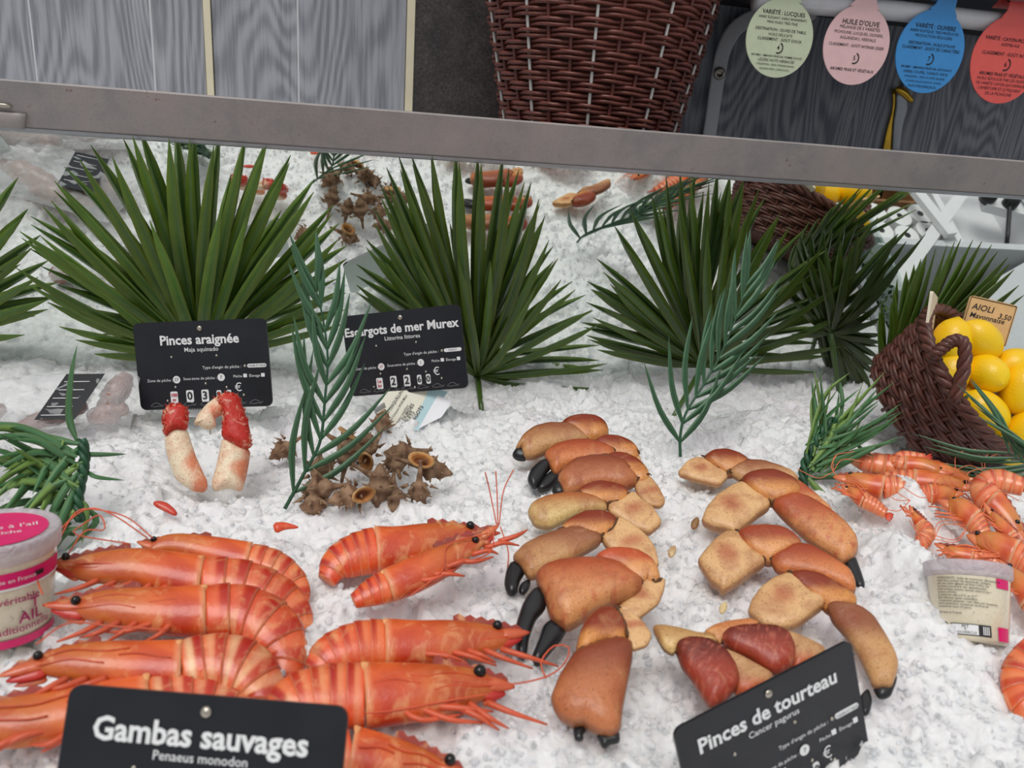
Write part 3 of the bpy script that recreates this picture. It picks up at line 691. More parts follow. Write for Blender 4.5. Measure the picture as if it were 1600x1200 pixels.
card('tilted black price card reading Pinces de tourteau at lower right', [.2926, .3719, -.0503], [.9497, .1933, .2463], [-.2788, .1641, .9462], 'Pinces de tourteau', 'Cancer pagurus', 'CASIER ET PIEGE', '27', '7', ('Le', 'kg'), '2490', s=.85, tsize=.0155)
# cards whose backs are only seen in the mirror, at the left end of the counter
card('price card by the vacuum packs seen from behind in the mirror', [-.56, .655, .055], [.97, -.12, .05], [0, .30, .95], '', '', '', '', '', (), '', blank=True)

# ------------------------------------------------------------------ fan palms
PG0, PG1 = srgb(36, 72, 22), srgb(150, 166, 60)
def fan(label, hub, tips, stem=None, hw=.0082, pl=None, seed=1, tone=1.0, depth=.02):
    rg = np.random.default_rng(seed); hubp = pl(*hub)
    g = thing('palm_fan', label, 'palm leaf', pl(*(stem[-1] if stem else hub)), 'fan palm leaves in front of the mirror')
    g.location = tuple(W(*stem[-1], 0.0))
    L = np.median([np.hypot(t[0] - hub[0], t[1] - hub[1]) for t in tips])
    for k_, tp in enumerate(tips):
        front = len(tp) > 2
        d = np.hypot(tp[0] - hub[0], tp[1] - hub[1])
        off = rg.uniform(-.006, .006) + (.022 if front else 0)
        P = []
        sx, sy = (tp[1] - hub[1]) / d, -(tp[0] - hub[0]) / d; bend = rg.uniform(-.025, .025) * d
        for a in (0, .12, .35, .65, 1.0):
            x = hub[0] + (tp[0] - hub[0]) * a + sx * bend * math.sin(a * math.pi); y = hub[1] + (tp[1] - hub[1]) * a + sy * bend * math.sin(a * math.pi)
            P.append(pl(x, y, off * min(1, a * 3) + (.004 if k_ % 2 else 0) * min(1, a * 4)))
        w = hw * .84 * rg.uniform(.82, 1.12) * min(1.0, .5 + .5 * d / L)
        V, Fc, c, t = ribbon(P, [w * .32, w * .60, w * .86, w, w * 1.02, w * .94, w * .70, w * .05], pl.n, fold=.75 if k_ % 2 else .55, m=14)
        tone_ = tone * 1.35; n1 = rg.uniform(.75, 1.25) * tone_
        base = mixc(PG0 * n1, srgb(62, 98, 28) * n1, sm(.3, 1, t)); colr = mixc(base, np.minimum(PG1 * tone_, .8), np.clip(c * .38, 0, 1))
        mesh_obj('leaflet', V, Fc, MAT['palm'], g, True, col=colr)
    if stem:
        a_, b_ = pl(*hub), W(*stem[-1], -.012); P = [a_ * (1 - q_) + b_ * q_ for q_ in (0, .33, .66, 1)]
        V, Fc = tube(P, np.linspace(.0045, .0032, len(P)), 8); mesh_obj('stem', V, Fc, MAT['palm'], g, True, col=np.tile(srgb(66, 92, 34), (len(V), 1)))
    hb = lathe([(.005, -.003), (.006, 0), (.004, .003)], 10, hubp, pl.n); mesh_obj('hub', hb[0], hb[1], MAT['palm'], g, True, col=np.tile(PG0, (len(hb[0]), 1)))
    return g
def fplane(px, py, a=0.0, yaw=0.0):
    n = np.array([math.sin(yaw) * math.cos(a), -math.cos(yaw) * math.cos(a), math.sin(a)]); return Plane(W(px, py, 0), n)
FM = Plane(mbase - MN * .016, -MN)
T0 = [(31, 344), (50, 388), (61, 431), (76, 466), (74, 485), (31, 414), (10, 300), (-40, 250), (-90, 230), (-150, 220), (40, 520)]
fan('fan palm leaf half cut off by the left edge of the picture', (-160, 540), T0, [(-165, 600), (-168, 640)], pl=FM, seed=3, tone=1.1)
T1 = [(148, 549), (120, 527), (94, 507), (76, 470), (46, 441), (28, 414), (34, 372), (32, 360), (65, 365), (69, 320), (81, 312), (86, 281), (127, 247), (179, 240), (207, 214), (265, 214), (296, 219), (336, 222), (380, 226),
      (416, 229), (452, 257), (490, 299), (520, 336), (529, 371), (542, 404), (526, 456), (541, 481), (536, 506), (351, 306, 1), (390, 322, 1), (435, 360, 1), (160, 430, 1), (240, 330, 1)]
fan('widest fan palm leaf, behind the Pinces araignée card', (316, 556), T1, [(318, 600), (320, 645)], pl=FM, seed=4, hw=.0084, tone=1.2)
T2 = [(625, 262), (645, 258), (676, 248), (717, 252), (752, 256), (794, 260), (819, 283), (840, 306), (852, 336), (856, 370), (872, 404), (875, 432), (901, 456), (925, 482), (936, 506), (947, 564), (944, 581), (934, 602), (934, 616),
      (606, 285), (595, 307), (584, 345), (572, 390), (557, 439), (557, 454), (602, 390, 1), (642, 385, 1), (711, 385, 1), (764, 400, 1), (830, 430, 1), (617, 420, 1)]
fan('fan palm leaf right of the Escargots card with its stem in the ice', (746, 588), T2, [(750, 612), (753, 645)], pl=FM, seed=5, hw=.0079, tone=.85)
T3 = [(995, 344), (974, 377), (942, 424), (954, 445), (925, 456), (935, 475), (925, 494), (916, 524), (920, 531), (930, 540), (1029, 319), (1057, 296), (1077, 282), (1104, 282), (1139, 279), (1160, 286), (1057, 352, 1), (1091, 338, 1), (1125, 330, 1),
      (1152, 329, 1), (1184, 292), (1215, 330), (1235, 352), (1281, 380), (1309, 404), (1328, 426), (1342, 461), (1332, 480), (1319, 512), (1294, 556), (1275, 580), (1310, 536)]
fan('fan palm leaf behind the upright feathery sprig', (1098, 572), T3, [(1075, 590), (1050, 655)], pl=FM, seed=6, hw=.0082, tone=.72)
T5 = [(1375, 485), (1387, 468), (1405, 437), (1428, 413), (1450, 397), (1473, 381), (1506, 374), (1530, 376), (1552, 386), (1572, 401), (1580, 420), (1590, 445), (1602, 460), (1372, 520), (1380, 476), (1396, 452), (1416, 424), (1438, 404), (1462, 388), (1490, 377), (1518, 374), (1542, 380), (1562, 394), (1576, 410)]
fan('fan palm leaf leaning behind the lemon basket', (1384, 604), T5, [(1386, 625), (1390, 660)], pl=fplane(1390, 660, -.03, -.15), seed=8, hw=.0070, tone=.7)
T4 = [(1240, 470), (1250, 430), (1235, 520), (1260, 400), (1310, 372), (1340, 366), (1420, 380), (1400, 420), (1390, 450), (1376, 470), (1374, 505), (1376, 532), (1372, 558), (1366, 585), (1358, 600), (1350, 628), (1328, 622), (1272, 392), (1287, 380), (1325, 377), (1357, 362), (1397, 361), (1447, 366), (1378, 520), (1375, 545), (1372, 490), (1368, 570), (1362, 615), (1340, 625), (1318, 610), (1365, 450), (1385, 410)]
fan('dark fan palm leaf added left of the lemon basket as the reflected fan', (1298, 520), T4, [(1305, 560), (1312, 625)], pl=FM, seed=7, hw=.0079, tone=.45)  # added leaf standing in for the leaning fan's dark reflection in the mirror

# ------------------------------------------------------------------ feathery plastic sprigs
SG0, SG1 = srgb(30, 78, 46), srgb(140, 182, 140)
def blade(g, P, hw, nrm, c0=SG0, c1=SG1, name='leaflet', fold=.3, m=9, edge=.45):
    V, Fc, c, t = ribbon(P, hw, nrm, fold, m); col = mixc(np.tile(c0, (len(V), 1)), c1, np.clip(c * edge, 0, 1))
    return mesh_obj(name, V, Fc, MAT['sprig'], g, True, col=col)
def sprig(label, rach, n, lenf, pl, angf, hw=.0032, seed=1, two=True, group='feathery plastic sprigs', curl=.15):
    rg = np.random.default_rng(seed); Q = crom(rach, 40); g = thing('plastic_sprig', label, 'plant', pl(*rach[0]), group)
    mesh_obj('stalk', *tube([pl(*q) for q in Q], np.linspace(.0018, .0007, 40), 6), MAT['sprig'], g, True, col=None)
    st = g.children[-1] if g.children else None
    for k_ in range(n):
        a = .10 + .88 * k_ / (n - 1); i = min(int(a * 39), 38); T_ = Q[i + 1] - Q[i]; T_ = T_ / np.linalg.norm(T_)
        for sd in ((-1, 1) if two else (-1,)):
            an = sd * math.radians(angf(a) + rg.uniform(-6, 6)); ln = lenf(a) * rg.uniform(.85, 1.1)
            d = np.array([T_[0] * math.cos(an) - T_[1] * math.sin(an), T_[0] * math.sin(an) + T_[1] * math.cos(an)])
            d2 = np.array([T_[0] * math.cos(an * .55) - T_[1] * math.sin(an * .55), T_[0] * math.sin(an * .55) + T_[1] * math.cos(an * .55)])
            b = Q[i]; m_ = b + d * ln * .45; e = m_ + d2 * ln * .55; off = rg.uniform(-.004, .008)
            blade(g, [pl(*b), pl(*m_, .003 + off * .5), pl(*e, off)], hw, pl.n, SG0 * rg.uniform(.8, 1.15), fold=.35)
    return g
def col_fix(o, c):
    me_ = o.data; a = me_.color_attributes.new('Col', 'FLOAT_COLOR', 'POINT'); a.data.foreach_set('color', np.tile([*c, 1], len(me_.vertices)).ravel())
RC = np.array([.7497, .7342, .0963])
pl1 = Plane(W(447, 795, .0), nz(np.array([0, -.93, .36])))
s1 = sprig('feathery green sprig standing between the two upper price cards', [(445, 795), (475, 740), (500, 690), (508, 620), (512, 560), (505, 500), (492, 445)], 12, lambda a: 185 - 75 * a, pl1, lambda a: 34 - 14 * a, .0031, 2)
pl2 = Plane(W(1064, 712, .0), nz(np.array([0, -.93, .36])))
s2 = sprig('tall feathery sprig standing in ice in front of a palm fan', [(1063, 714), (1063, 680), (1072, 645), (1100, 600), (1128, 550), (1152, 490), (1168, 440)], 12, lambda a: 150 - 50 * a, pl2, lambda a: 33 - 12 * a, .0038, 4)
pl3 = Plane(RC + nz(C - RC) * .16, nz(C - RC))
s3 = sprig('long-leaved sprig reaching in from the right edge below the lemons', [(1680, 752), (1640, 738), (1600, 722), (1575, 706)], 9, lambda a: 150, pl3, lambda a: 20 + 14 * a, .0021, 5)
for s_ in (s1, s2, s3):
    for ch in s_.children:
        if ch.name.startswith('stalk'): col_fix(ch, srgb(40, 84, 56))

# ------------------------------------------------------------------ twisted bunches of grass blades
def bunch(label, pl, blades, braid, seed=1, tint=1.0):
    rg = np.random.default_rng(seed); g = thing('grass_bunch', label, 'plant', pl(*braid[0][:2]), 'twisted bunches of plastic grass')
    for k_, b in enumerate(blades):
        *pts, w = b; P = [pl(p[0], p[1], (p[2] if len(p) > 2 else rg.uniform(0, .010))) for p in pts]
        yel = rg.random() < .35
        blade(g, P, w, nz(pl.n + rg.normal(size=3) * .25), (srgb(112, 146, 62) if yel else srgb(46, 104, 58)) * rg.uniform(.7, 1.2) * tint, srgb(160, 190, 130), 'blade', .18, 12, .35)
    Q = crom(braid, 30)
    for k_ in range(3):
        P = [pl(q[0] + 5 * math.cos(i * .55 + k_ * 2.1), q[1], .004 + .004 * math.sin(i * .55 + k_ * 2.1)) for i, q in enumerate(Q)]
        V, Fc = tube(P, .0026, 6); mesh_obj('twisted_stem', V, Fc, MAT['sprig'], g, True, col=np.tile(srgb(36, 80, 52) * (.8 + .2 * k_), (len(V), 1)))
    return g
plb = facing(1275, 720, .02, .75); rg = np.random.default_rng(12); bl_ = []
for k_ in range(38):
    a = math.radians(rg.uniform(15, 95)); L_ = rg.uniform(50, 175); x0, y0 = 1262 + rg.uniform(-6, 22), 745 - rg.uniform(0, 60)
    ex_, ey_ = x0 + L_ * math.cos(a), y0 - L_ * math.sin(a) * .9
    bl_.append(((x0, y0), ((x0 + ex_) / 2 + rg.uniform(-14, 10), (y0 + ey_) / 2 + rg.uniform(-8, 12)), (min(ex_, 1405), max(ey_, 586), rg.uniform(0, .03)), .0030))
bl_ += [((1256, 752), (1290, 745), (1350, 750), (1402, 768), .0036), ((1254, 745), (1252, 765), (1262, 785), .0028), ((1262, 750), (1280, 770), (1308, 790), .0036), ((1312, 600), (1315, 640), (1300, 690), .0022), ((1330, 690), (1350, 705), (1364, 716), .0022)]
bunch('twisted green grass bunch beside the right-hand crab claws', plb, bl_, [(1254, 762), (1256, 735), (1266, 705), (1285, 675), (1305, 655)], 13)
plc = facing(110, 770, .03, .8); bl_ = []
for k_ in range(46):
    a = math.radians(rg.uniform(140, 250)); L_ = rg.uniform(90, 190); x0, y0 = 118 + rg.uniform(-18, 14), 770 + rg.uniform(-75, 70)
    ex_, ey_ = x0 + L_ * math.cos(a), y0 - L_ * math.sin(a) * .75 + rg.uniform(-25, 35)
    bl_.append(((x0, y0), ((x0 + ex_) / 2, (y0 + ey_) / 2 - rg.uniform(5, 26)), (ex_, ey_, rg.uniform(0, .03)), .0033))
bl_ += [((120, 690), (108, 650), (112, 590), (121, 545), .0030), ((122, 695), (134, 712), (135, 745), .0030), ((125, 712), (160, 713), (198, 712), .0022), ((135, 735), (150, 748), (194, 752), .0020), ((112, 780), (135, 800), (128, 850), .0032),
        ((70, 800), (78, 850), (76, 920), .0036), ((60, 795), (50, 830), (52, 865), .0040), ((95, 790), (85, 820), (70, 850), .0040), ((110, 700), (60, 740), (2, 815), .0040), ((100, 690), (95, 760), (60, 800), .0036), ((128, 790), (150, 815), (100, 862), .0026)]
bunch('large tangled green grass bunch at the left edge above the pot', plc, bl_, [(125, 815), (122, 780), (128, 745), (132, 715), (128, 690)], 15, 1.05)

# ------------------------------------------------------------------ lemons and their basket
RC = np.array([.7497, .7342, .0963]); AXB = nz(np.array([.4421, -.5961, .6702])); UXB = np.array([-.8956, -.3348, .2929])
HB = .086; rim_r = .128; base_r = .100; OV = .766
BC = RC - AXB * HB
lb = thing('lemon_basket', 'dark brown wicker basket tipped over, full of lemons', 'basket', BC)
pt, R_ = weave(lb, BC, AXB, UXB, base_r, rim_r, HB, 30, .0088, .0027, .0028, MAT['wicker2'], oval=OV, z0=.004)
th = np.arange(90) / 90 * 2 * math.pi
for k_ in range(3):
    P = pt(th, rim_r + .004 * np.cos(th * 15 + k_ * 2.09), HB) + AXB * (.0045 * np.sin(th * 15 + k_ * 2.09))[:, None]
    mesh_obj('rim_braid', *tube(P, .0042, 6, closed=True), MAT['wicker2'], lb)
th = np.arange(48) / 48 * 2 * math.pi
V, Fc = rings_mesh([pt(th, np.full(48, base_r * .97), z_) for z_ in (.003, .010)]); mesh_obj('bottom', V, Fc, MAT['wicker2'], lb, False)
V, Fc = rings_mesh([pt(th, np.full(48, base_r - .007), .004), pt(th, np.full(48, rim_r - .009), HB - .008)], True, False); mesh_obj('lining', V, Fc, MAT['wicker2'], lb)
def handle(a, b, top, nm='handle'):
    arc = crom(np.array([a, a * .55 + top * .45 + (top - (a + b) / 2) * .28, top, b * .55 + top * .45 + (top - (a + b) / 2) * .28, b]), 34)
    T_ = np.gradient(arc, axis=0)
    for k_ in range(3):
        P = []
        for i in range(34):
            u = nz(np.cross(T_[i], [.3, -1, .2])); w_ = nz(np.cross(T_[i], u)); ph = i * .75 + k_ * 2.09
            P.append(arc[i] + .0036 * (math.cos(ph) * u + math.sin(ph) * w_))
        mesh_obj(nm, *tube(P, .0040, 6), MAT['wicker2'], lb)
rp_l = np.array(pt(np.array(5.9), np.array(rim_r), HB)); hp = Plane(rp_l + nz(C - rp_l) * .035, nz(C - rp_l))
handle(hp(1458, 556), hp(1490, 628), hp(1506, 538))
q = RC + (RC - rp_l); handle(q + np.array([.0, .03, 0.01]), q + np.array([0, -.03, -.01]), q + AXB * .07)
def lemon(c, ax, s, label):
    g = thing('lemon', label, 'lemon', c, 'lemons in the wicker basket'); ax = nz(ax)
    prof = []
    for u in np.linspace(-1, 1, 23):
        r = math.sqrt(max(0, 1 - abs(u) ** 2.2)) * .76
        z = u
        if u > .93: r = max(r, .16 * (1 - (u - .93) / .07) ** .5 + .02); z = u + (u - .93) * 1.6
        prof.append((max(r, .004) * s, z * s))
    V, Fc = lathe(prof, 28, c, ax); mesh_obj('fruit', V, Fc, MAT['lemon'], g)
    sc = lathe([(.10 * s, -.985 * s), (.07 * s, -1.02 * s), (.02 * s, -1.01 * s)], 10, c, ax); mesh_obj('stem_scar', sc[0], sc[1], MAT['hedge'], g)
    return g
lp = Plane(RC + AXB * .022, nz(AXB * .55 + nz(C - RC) * .6)); 
LEM = [(1487, 534, .010, (.3, .3, .8), 34, 'lemon at the top left of the basket, behind its handle'), (1532, 533, .012, (-.6, .1, .6), 34, 'lemon at the top of the heap just below the Aioli board'),
       (1484, 586, .004, (.4, .2, .9), 33, 'lemon seen through the loop of the basket handle'), (1541, 583, .014, (-.15, -.9, -.1), 34, 'lemon with its tip facing us in the middle of the heap'),
       (1588, 572, .000, (-.9, -.25, .1), 33, 'lemon with its nipple pointing left at the right edge'), (1597, 610, .018, (.2, .2, .9), 37, 'lemon at the right edge beside the lemon facing us'),
       (1536, 646, .014, (.75, -.1, -.55), 39, 'largest lemon, lying above the lower basket rim'), (1605, 678, .012, (.4, -.1, .8), 38, 'lemon in the lower right corner of the heap'),
       (1575, 698, -.008, (.8, 0, -.5), 32, 'lowest lemon, partly behind the long leaves'), (1640, 560, -.01, (.2, .5, .6), 36, 'lemon at the far right of the heap beyond the frame edge')]
for x, y, h_, ax, rp_, lab in LEM:
    c = lp(x, y); c = c + nz(C - c) * h_; lemon(c, R @ np.array([ax[0], -ax[2], -ax[1]]) if False else np.array(ax), rp_ / F * ((c - C) @ FWD) * 1.12, lab)
for c_, lab in ((RC + np.array([.0, .065, -.005]), 'lemon at the back of the basket mostly seen in the mirror'), (RC + np.array([.04, .06, .03]), 'lemon heaped at the back right of the basket'), (RC + np.array([-.02, 0.0, -.02]), 'lemon buried in the middle of the heap')):
    lemon(c_, (.5, .4, .3), .034, lab)

# board reading Aioli
ap = Plane(RC + np.array([0, .055, 0]), nz(np.array([-.35, -1, .25])))
c0, c1, c2 = ap(1516, 461), ap(1590, 478), ap(1500, 527)
ex = c1 - c0; wA = np.linalg.norm(ex); ex = nz(ex); ey = c0 - c2; ey = nz(ey - (ey @ ex) * ex); hA = wA * .92; cA = (c0 + c1) / 2 - ey * hA / 2
ag = thing('aioli_board', 'small bamboo board handwritten Aioli and Mayonnaise behind the lemons', 'sign', cA - ey * hA / 2)
V, Fc, fm = rrect(cA, ex, ey, wA, hA, .004, .003); mesh_obj('board', V, Fc, MAT['bamboo'], ag, False)
nA = nz(np.cross(ex, ey)); th = [(-1, 1), (1, 1), (1, -1), (-1, -1)]
P = [cA + ex * x * wA * .475 + ey * y * hA * .47 + nA * .0019 for x, y in th]
for i in range(4): mesh_obj('border_line', *tube([P[i], P[(i + 1) % 4]], .00045, 4), MAT['ink_black'], ag)
mesh_obj('stick', *tube([cA - ey * hA * .4 - nA * .004, cA - ey * (hA * .5 + .07) - nA * .004], .0015, 6), MAT['bamboo'], ag)
for s_, u, v, sz in (('AIOLI', -.18, .26, .20), ('3,50', .30, .17, .17), ('Mayonnaise', -.04, .06, .17), ('Rouille', -.12, -.12, .16), ('6€', .26, -.32, .18)):
    text(s_, sz * hA, flat(cA + ex * u * wA + ey * v * hA, ex, ey, .0018), MAT['ink_black'], ag, 'handwriting', bold=.012, shear=.12)
# card seen edge on
ep = Plane(RC + np.array([-.10, -.03, 0]), nz(C - RC)); a_, b_ = ep(1456, 455), ep(1445, 532); vd = nz(ray(1450, 490))
eyc = a_ - b_; hc_ = np.linalg.norm(eyc); eyc = nz(eyc); exc = nz(nz(vd + .10 * R[:, 0]) - (nz(vd + .1 * R[:, 0]) @ eyc) * eyc)
eg = thing('cream_card', 'cream card seen edge on beside the lemon basket handle', 'sign', b_)
V, Fc, fm = rrect((a_ + b_) / 2 + exc * .035, exc, eyc, .075, hc_, .003, .003); mesh_obj('board', V, Fc, MAT['tan_bead'], eg, False)
mesh_obj('stick', *tube([b_ + exc * .03, b_ + exc * .03 - UP * .06], .0015, 6), MAT['bamboo'], eg)

# ------------------------------------------------------------------ sauce pots
def pot(label, base, ax, H_, rb_, rt_, which):
    ax = nz(ax); g = thing('sauce_pot', label, 'pot', base, 'plastic pots of sauce in the ice')
    mesh_obj('cup', *lathe([(rb_ * .9, 0), (rb_, .003), (rb_ + (rt_ - rb_) * .5, H_ * .45), (rt_, H_ * .86), (rt_, H_ * .87)], 48, base, ax), MAT['sauce'], g)
    mesh_obj('lid', *lathe([(rt_ * .985, H_ * .80), (rt_ * 1.07, H_ * .84), (rt_ * 1.085, H_ * .97), (rt_ * 1.07, H_), (rt_ * 1.02, H_ * 1.01), (rt_ * .98, H_ * .985), (rt_ * .2, H_ * .985)], 48, base, ax), MAT['lid'], g)
    tc = nz((C - base) - ((C - base) @ ax) * ax); sd = nz(np.cross(ax, tc))     # sd: to the viewer's right
    def surf(s_, z, e=.0006):
        rr = rb_ + (rt_ - rb_) * (z / (H_ * .86)) + e; a = np.asarray(s_) / rr
        return base + np.asarray(z)[..., None] * ax + (rr * np.cos(a))[..., None] * tc + (rr * np.sin(a))[..., None] * sd
    def patch(name, s0_, s1_, z0_, z1_, mat, e=.0006):
        S, Z = np.meshgrid(np.linspace(s0_, s1_, 14), np.linspace(z0_, z1_, 4)); P_ = surf(S, Z, e).reshape(-1, 3)
        mesh_obj(name, P_, [(j*14+i, j*14+i+1, (j+1)*14+i+1, (j+1)*14+i) for j in range(3) for i in range(13)], mat, g)
    def st(s_, size, s0_, z, mat, bold=0, align='CENTER', name='lettering', rise=0.0):
        text(s_, size, lambda q: surf(s0_ + q[:, 0], z + q[:, 1] + rise * q[:, 0], .0011), mat, g, name, bold, align)
    if which == 'right':
        patch('pink_label', .020, .033, H_ * .68, H_ * .80, MAT['pink']); patch('pink_label', .019, .030, H_ * .03, H_ * .20, MAT['pink'])
        lines = ['INGRÉDIENTS : huile de tournesol, moutarde de', 'Dijon (eau, graines de moutarde, vinaigre,', "sel), eau, jaune d'oeuf, ail frais (10%), jus", 'de citron concentré, sel, épaississants,', 'acide citrique, poivre, extrait naturel de', 'romarin, arôme.', 'À conserver entre 0°C et 4°C.', 'Bien refermer après ouverture.', 'Consommer jusqu’au : voir date sur couvercle', 'Après ouverture, conserver au frais et', 'consommer sous 15 jours.', '', 'Fabriqué en France']
        for i, ln in enumerate(lines):
            if ln: st(ln, .00225, -.0225, H_ * (.765 - .036 * i), MAT['ink_black'], .004, 'LEFT', rise=-.02)
        patch('recycling_label', -.0135, .0135, H_ * .06, H_ * .20, MAT['ink_black'], .0005); patch('recycling_label', -.0127, .0050, H_ * .07, H_ * .19, MAT['ink_white'], .0009)
        st('PET', .0030, -.0035, H_ * .165, MAT['ink_black']); st('+', .0030, -.0035, H_ * .13, MAT['ink_black']); st('COUVERCLE', .0026, -.0035, H_ * .092, MAT['ink_black'])
        for i in range(4): patch('bin_bar', .0080 + .0012 * i, .0086 + .0012 * i, H_ * .08, H_ * .18, MAT['ink_white'], .0010)
        th_ = np.linspace(0, 2 * math.pi, 22); P_ = [surf(np.array(-.0185 + .0038 * math.cos(a)), np.array(H_ * .145 + .0038 * math.sin(a)), .0008) for a in th_]
        mesh_obj('round_mark', *tube(P_, .0004, 4), MAT['ink_black'], g); st('R', .005, -.0185, H_ * .145, MAT['ink_black'], .02)
    else:
        patch('pink_band', -.05, .045, H_ * .60, H_ * .75, MAT['pink']); patch('white_band', -.05, .045, H_ * .585, H_ * .605, MAT['ink_white'], .0008)
        st('préparée en France', .0042, .004, H_ * .675, MAT['ink_white']); patch('flag_patch', .020, .026, H_ * .655, H_ * .70, MAT['ink_black'], .001)
        st('véritable', .0070, .010, H_ * .48, MAT['ink_purple'], .01); st('T', .0100, .019, H_ * .40, MAT['ink_purple'], .01); st('AIL', .0105, .016, H_ * .29, MAT['ink_purple'], .015); st('traditionnelle', .0070, .010, H_ * .19, MAT['ink_purple'], .01)
        patch('pink_band', -.045, .040, H_ * .02, H_ * .10, MAT['pink'])
        mesh_obj('lid_label', *lathe([(rt_ * .86, H_ * .990), (rt_ * .86, H_ * .994)], 40, base, ax), MAT['pink'], g, False)
        text("sauce à l'ail", .0085, flat(base + ax * (H_ * .996) + sd * .004, sd, -nz(tc), .0004), MAT['ink_white'], g); text('fraîche', .0070, flat(base + ax * (H_ * .996) + sd * .004 + tc * .010, sd, -nz(tc), .0004), MAT['ink_white'], g)
    return g
pp = facing(1516, 985, .010, .90); b_ = pp(1519, 1003); t_ = pp(1511, 880); Hh = np.linalg.norm(t_ - b_); mpp = Hh / 123
pot('sauce pot with ingredient list and pink corner labels at the right', b_ - pp.n * .012, t_ - b_, Hh, 52 * mpp, 60 * mpp, 'right')
b_ = W(5, 985, .0) ; axl = nz(UP + .12 * FWD * np.array([1, 1, 0]))
pot('sauce pot with magenta band and magenta lid at the left edge', b_, axl, .072, .0285, .0335, 'left')

# ------------------------------------------------------------------ prawns
OR0, OR1, RED, CREAM = srgb(230, 74, 24), srgb(234, 104, 44), srgb(180, 26, 10), srgb(246, 190, 140)
MAT['ridge'] = simple('orange_red_ridge', srgb(206, 76, 36), .4, var=.3)
def prawn(label, car, abd, tip, eye=None, tail=True, group='big striped prawns on the ice', mat='shell', t=.45, z=.016, big=True, name='prawn', legs=5, feel=None, pale=.35, seed=1, nseg=6, tone=(1, 1, 1), lift=0.0, k=.62):
    rg = np.random.default_rng(seed); j = car[-1]; pl = facing(j[0], j[1], z, t); tone = np.array(tone)
    g = thing(name, label, 'prawn' if big else 'shrimp', W(j[0], j[1], z - .008), group)
    n = 20 if big else 12
    hd = np.array(car[0][:2]) - np.array(car[min(2, len(car) - 1)][:2]); hd = hd / np.linalg.norm(hd)
    up2 = np.array([hd[1], -hd[0]]); up2 = up2 if up2[1] < 0 else -up2       # dorsal side: up in the picture
    # carapace
    V, Fc, tt, th = sweep(car[:-1] + [(car[-1][0], car[-1][1], car[-1][2] * 1.04)], pl, k=k * 1.02, n=n + 10, m=34 if big else 12, lift=lift, cap=1, endr=.3); up = SW['up']
    c = mixc(OR1, srgb(196, 112, 48), sm(.15, .7, 1 - tt) * .75); c = mixc(c, RED, sm(.1, .9, np.sin(tt * 9 + up * 3)) * .35)
    c = mixc(c, RED * 1.05, sm(.55, .85, tt) * sm(.98, .85, tt) * sm(.5, -.5, up) * .7); c = mixc(c, CREAM, sm(.94, 1, tt) * .6)
    mesh_obj('carapace', V, Fc, MAT[mat], g, True, col=np.clip(c * tone, 0, 1))
    if big:
        jx, jy, jh = car[-1]; kp = np.array([jx, jy]) + up2 * jh * .62
        V, Fc, al, u_, ed = pillow([tuple(kp + up2 * jh * .20 - hd * jh * .12), tuple(kp + up2 * jh * .18 + hd * jh * .22), tuple(kp - up2 * jh * .30 + hd * jh * .04)], pl, .5, lift + np.linalg.norm(pl(jx, jy) - C) / F * jh * k * .72, nr=18); mesh_obj('neck_plate', V, Fc, MAT[mat], g, True, col=np.tile(srgb(238, 168, 104), (len(V), 1)))
        for o_, a0, a1 in ((.30, .30, .95), (-.25, .45, .98), (.05, .05, .40)):
            Q = crom(car, 30); P = []
            for i in range(int(29 * (1 - a1)), int(29 * (1 - a0)) + 1, 2):
                hw_ = Q[i][2]; q_ = Q[i][:2] + up2 * hw_ * (o_ + .08 * math.sin(i * .5 + seed)); P.append(pl(*q_, lift + np.linalg.norm(pl(*q_) - C) / F * hw_ * k * .975 * math.sqrt(1 - o_ * o_)))
            if len(P) > 3: mesh_obj('carapace_ridge', *tube(P, .0005, 5, m=20), MAT['ridge'], g)
    # abdomen segments
    Q = crom(abd, 61)
    for s in range(nseg):
        a, b = int(60 * s / nseg), int(60 * (s + 1) / nseg) + 2
        seg = Q[a:min(b, 61)].copy(); fl = np.linspace(1.0, 1.05, len(seg)); seg[:, 2] *= fl
        seg = seg[[0, len(seg) // 3, 2 * len(seg) // 3, len(seg) - 1]]
        V, Fc, tt, th = sweep(seg, pl, k=k * .97, n=n, m=9 if big else 5, lift=lift - .0005 * s, cap=0); up = SW['up']
        pc = pale * rg.uniform(.6, 1.4)
        c = mixc(OR0, OR1, rg.random()) * np.ones((len(V), 1)); c = mixc(c, CREAM, sm(.0, .45, tt) * sm(.7, .4, tt) * pc)
        c = mixc(c, RED, sm(.50, .68, tt) * (.7 + .3 * rg.random()) * sm(-.7, .3, up)); c = mixc(c, CREAM, sm(.93, 1, tt) * .35)
        mesh_obj('abdomen_segment', V, Fc, MAT[mat], g, True, col=np.clip(c * tone, 0, 1))
    if tail:
        e = Q[-1]; d = Q[-1][:2] - Q[-5][:2]; d = d / (np.linalg.norm(d) + 1e-6)
        for an in (-.5, -.15, .15, .5):
            dd = np.array([d[0] * math.cos(an) - d[1] * math.sin(an), d[0] * math.sin(an) + d[1] * math.cos(an)]); L_ = abd[0][2] * 1.15
            V, Fc, tt, th = sweep([(e[0], e[1], e[2] * .3), (*(e[:2] + dd * L_ * .5), e[2] * .5), (*(e[:2] + dd * L_), e[2] * .18)], pl, k=.25, n=8, m=7, lift=lift - .004)
            mesh_obj('tail_plate', V, Fc, MAT[mat], g, True, col=np.clip(mixc(OR0, RED, tt) * tone, 0, 1))
    # rostrum: serrated blade along the back of the head
    c0 = np.array(car[0][:2]); hw0 = car[min(2, len(car) - 1)][2]
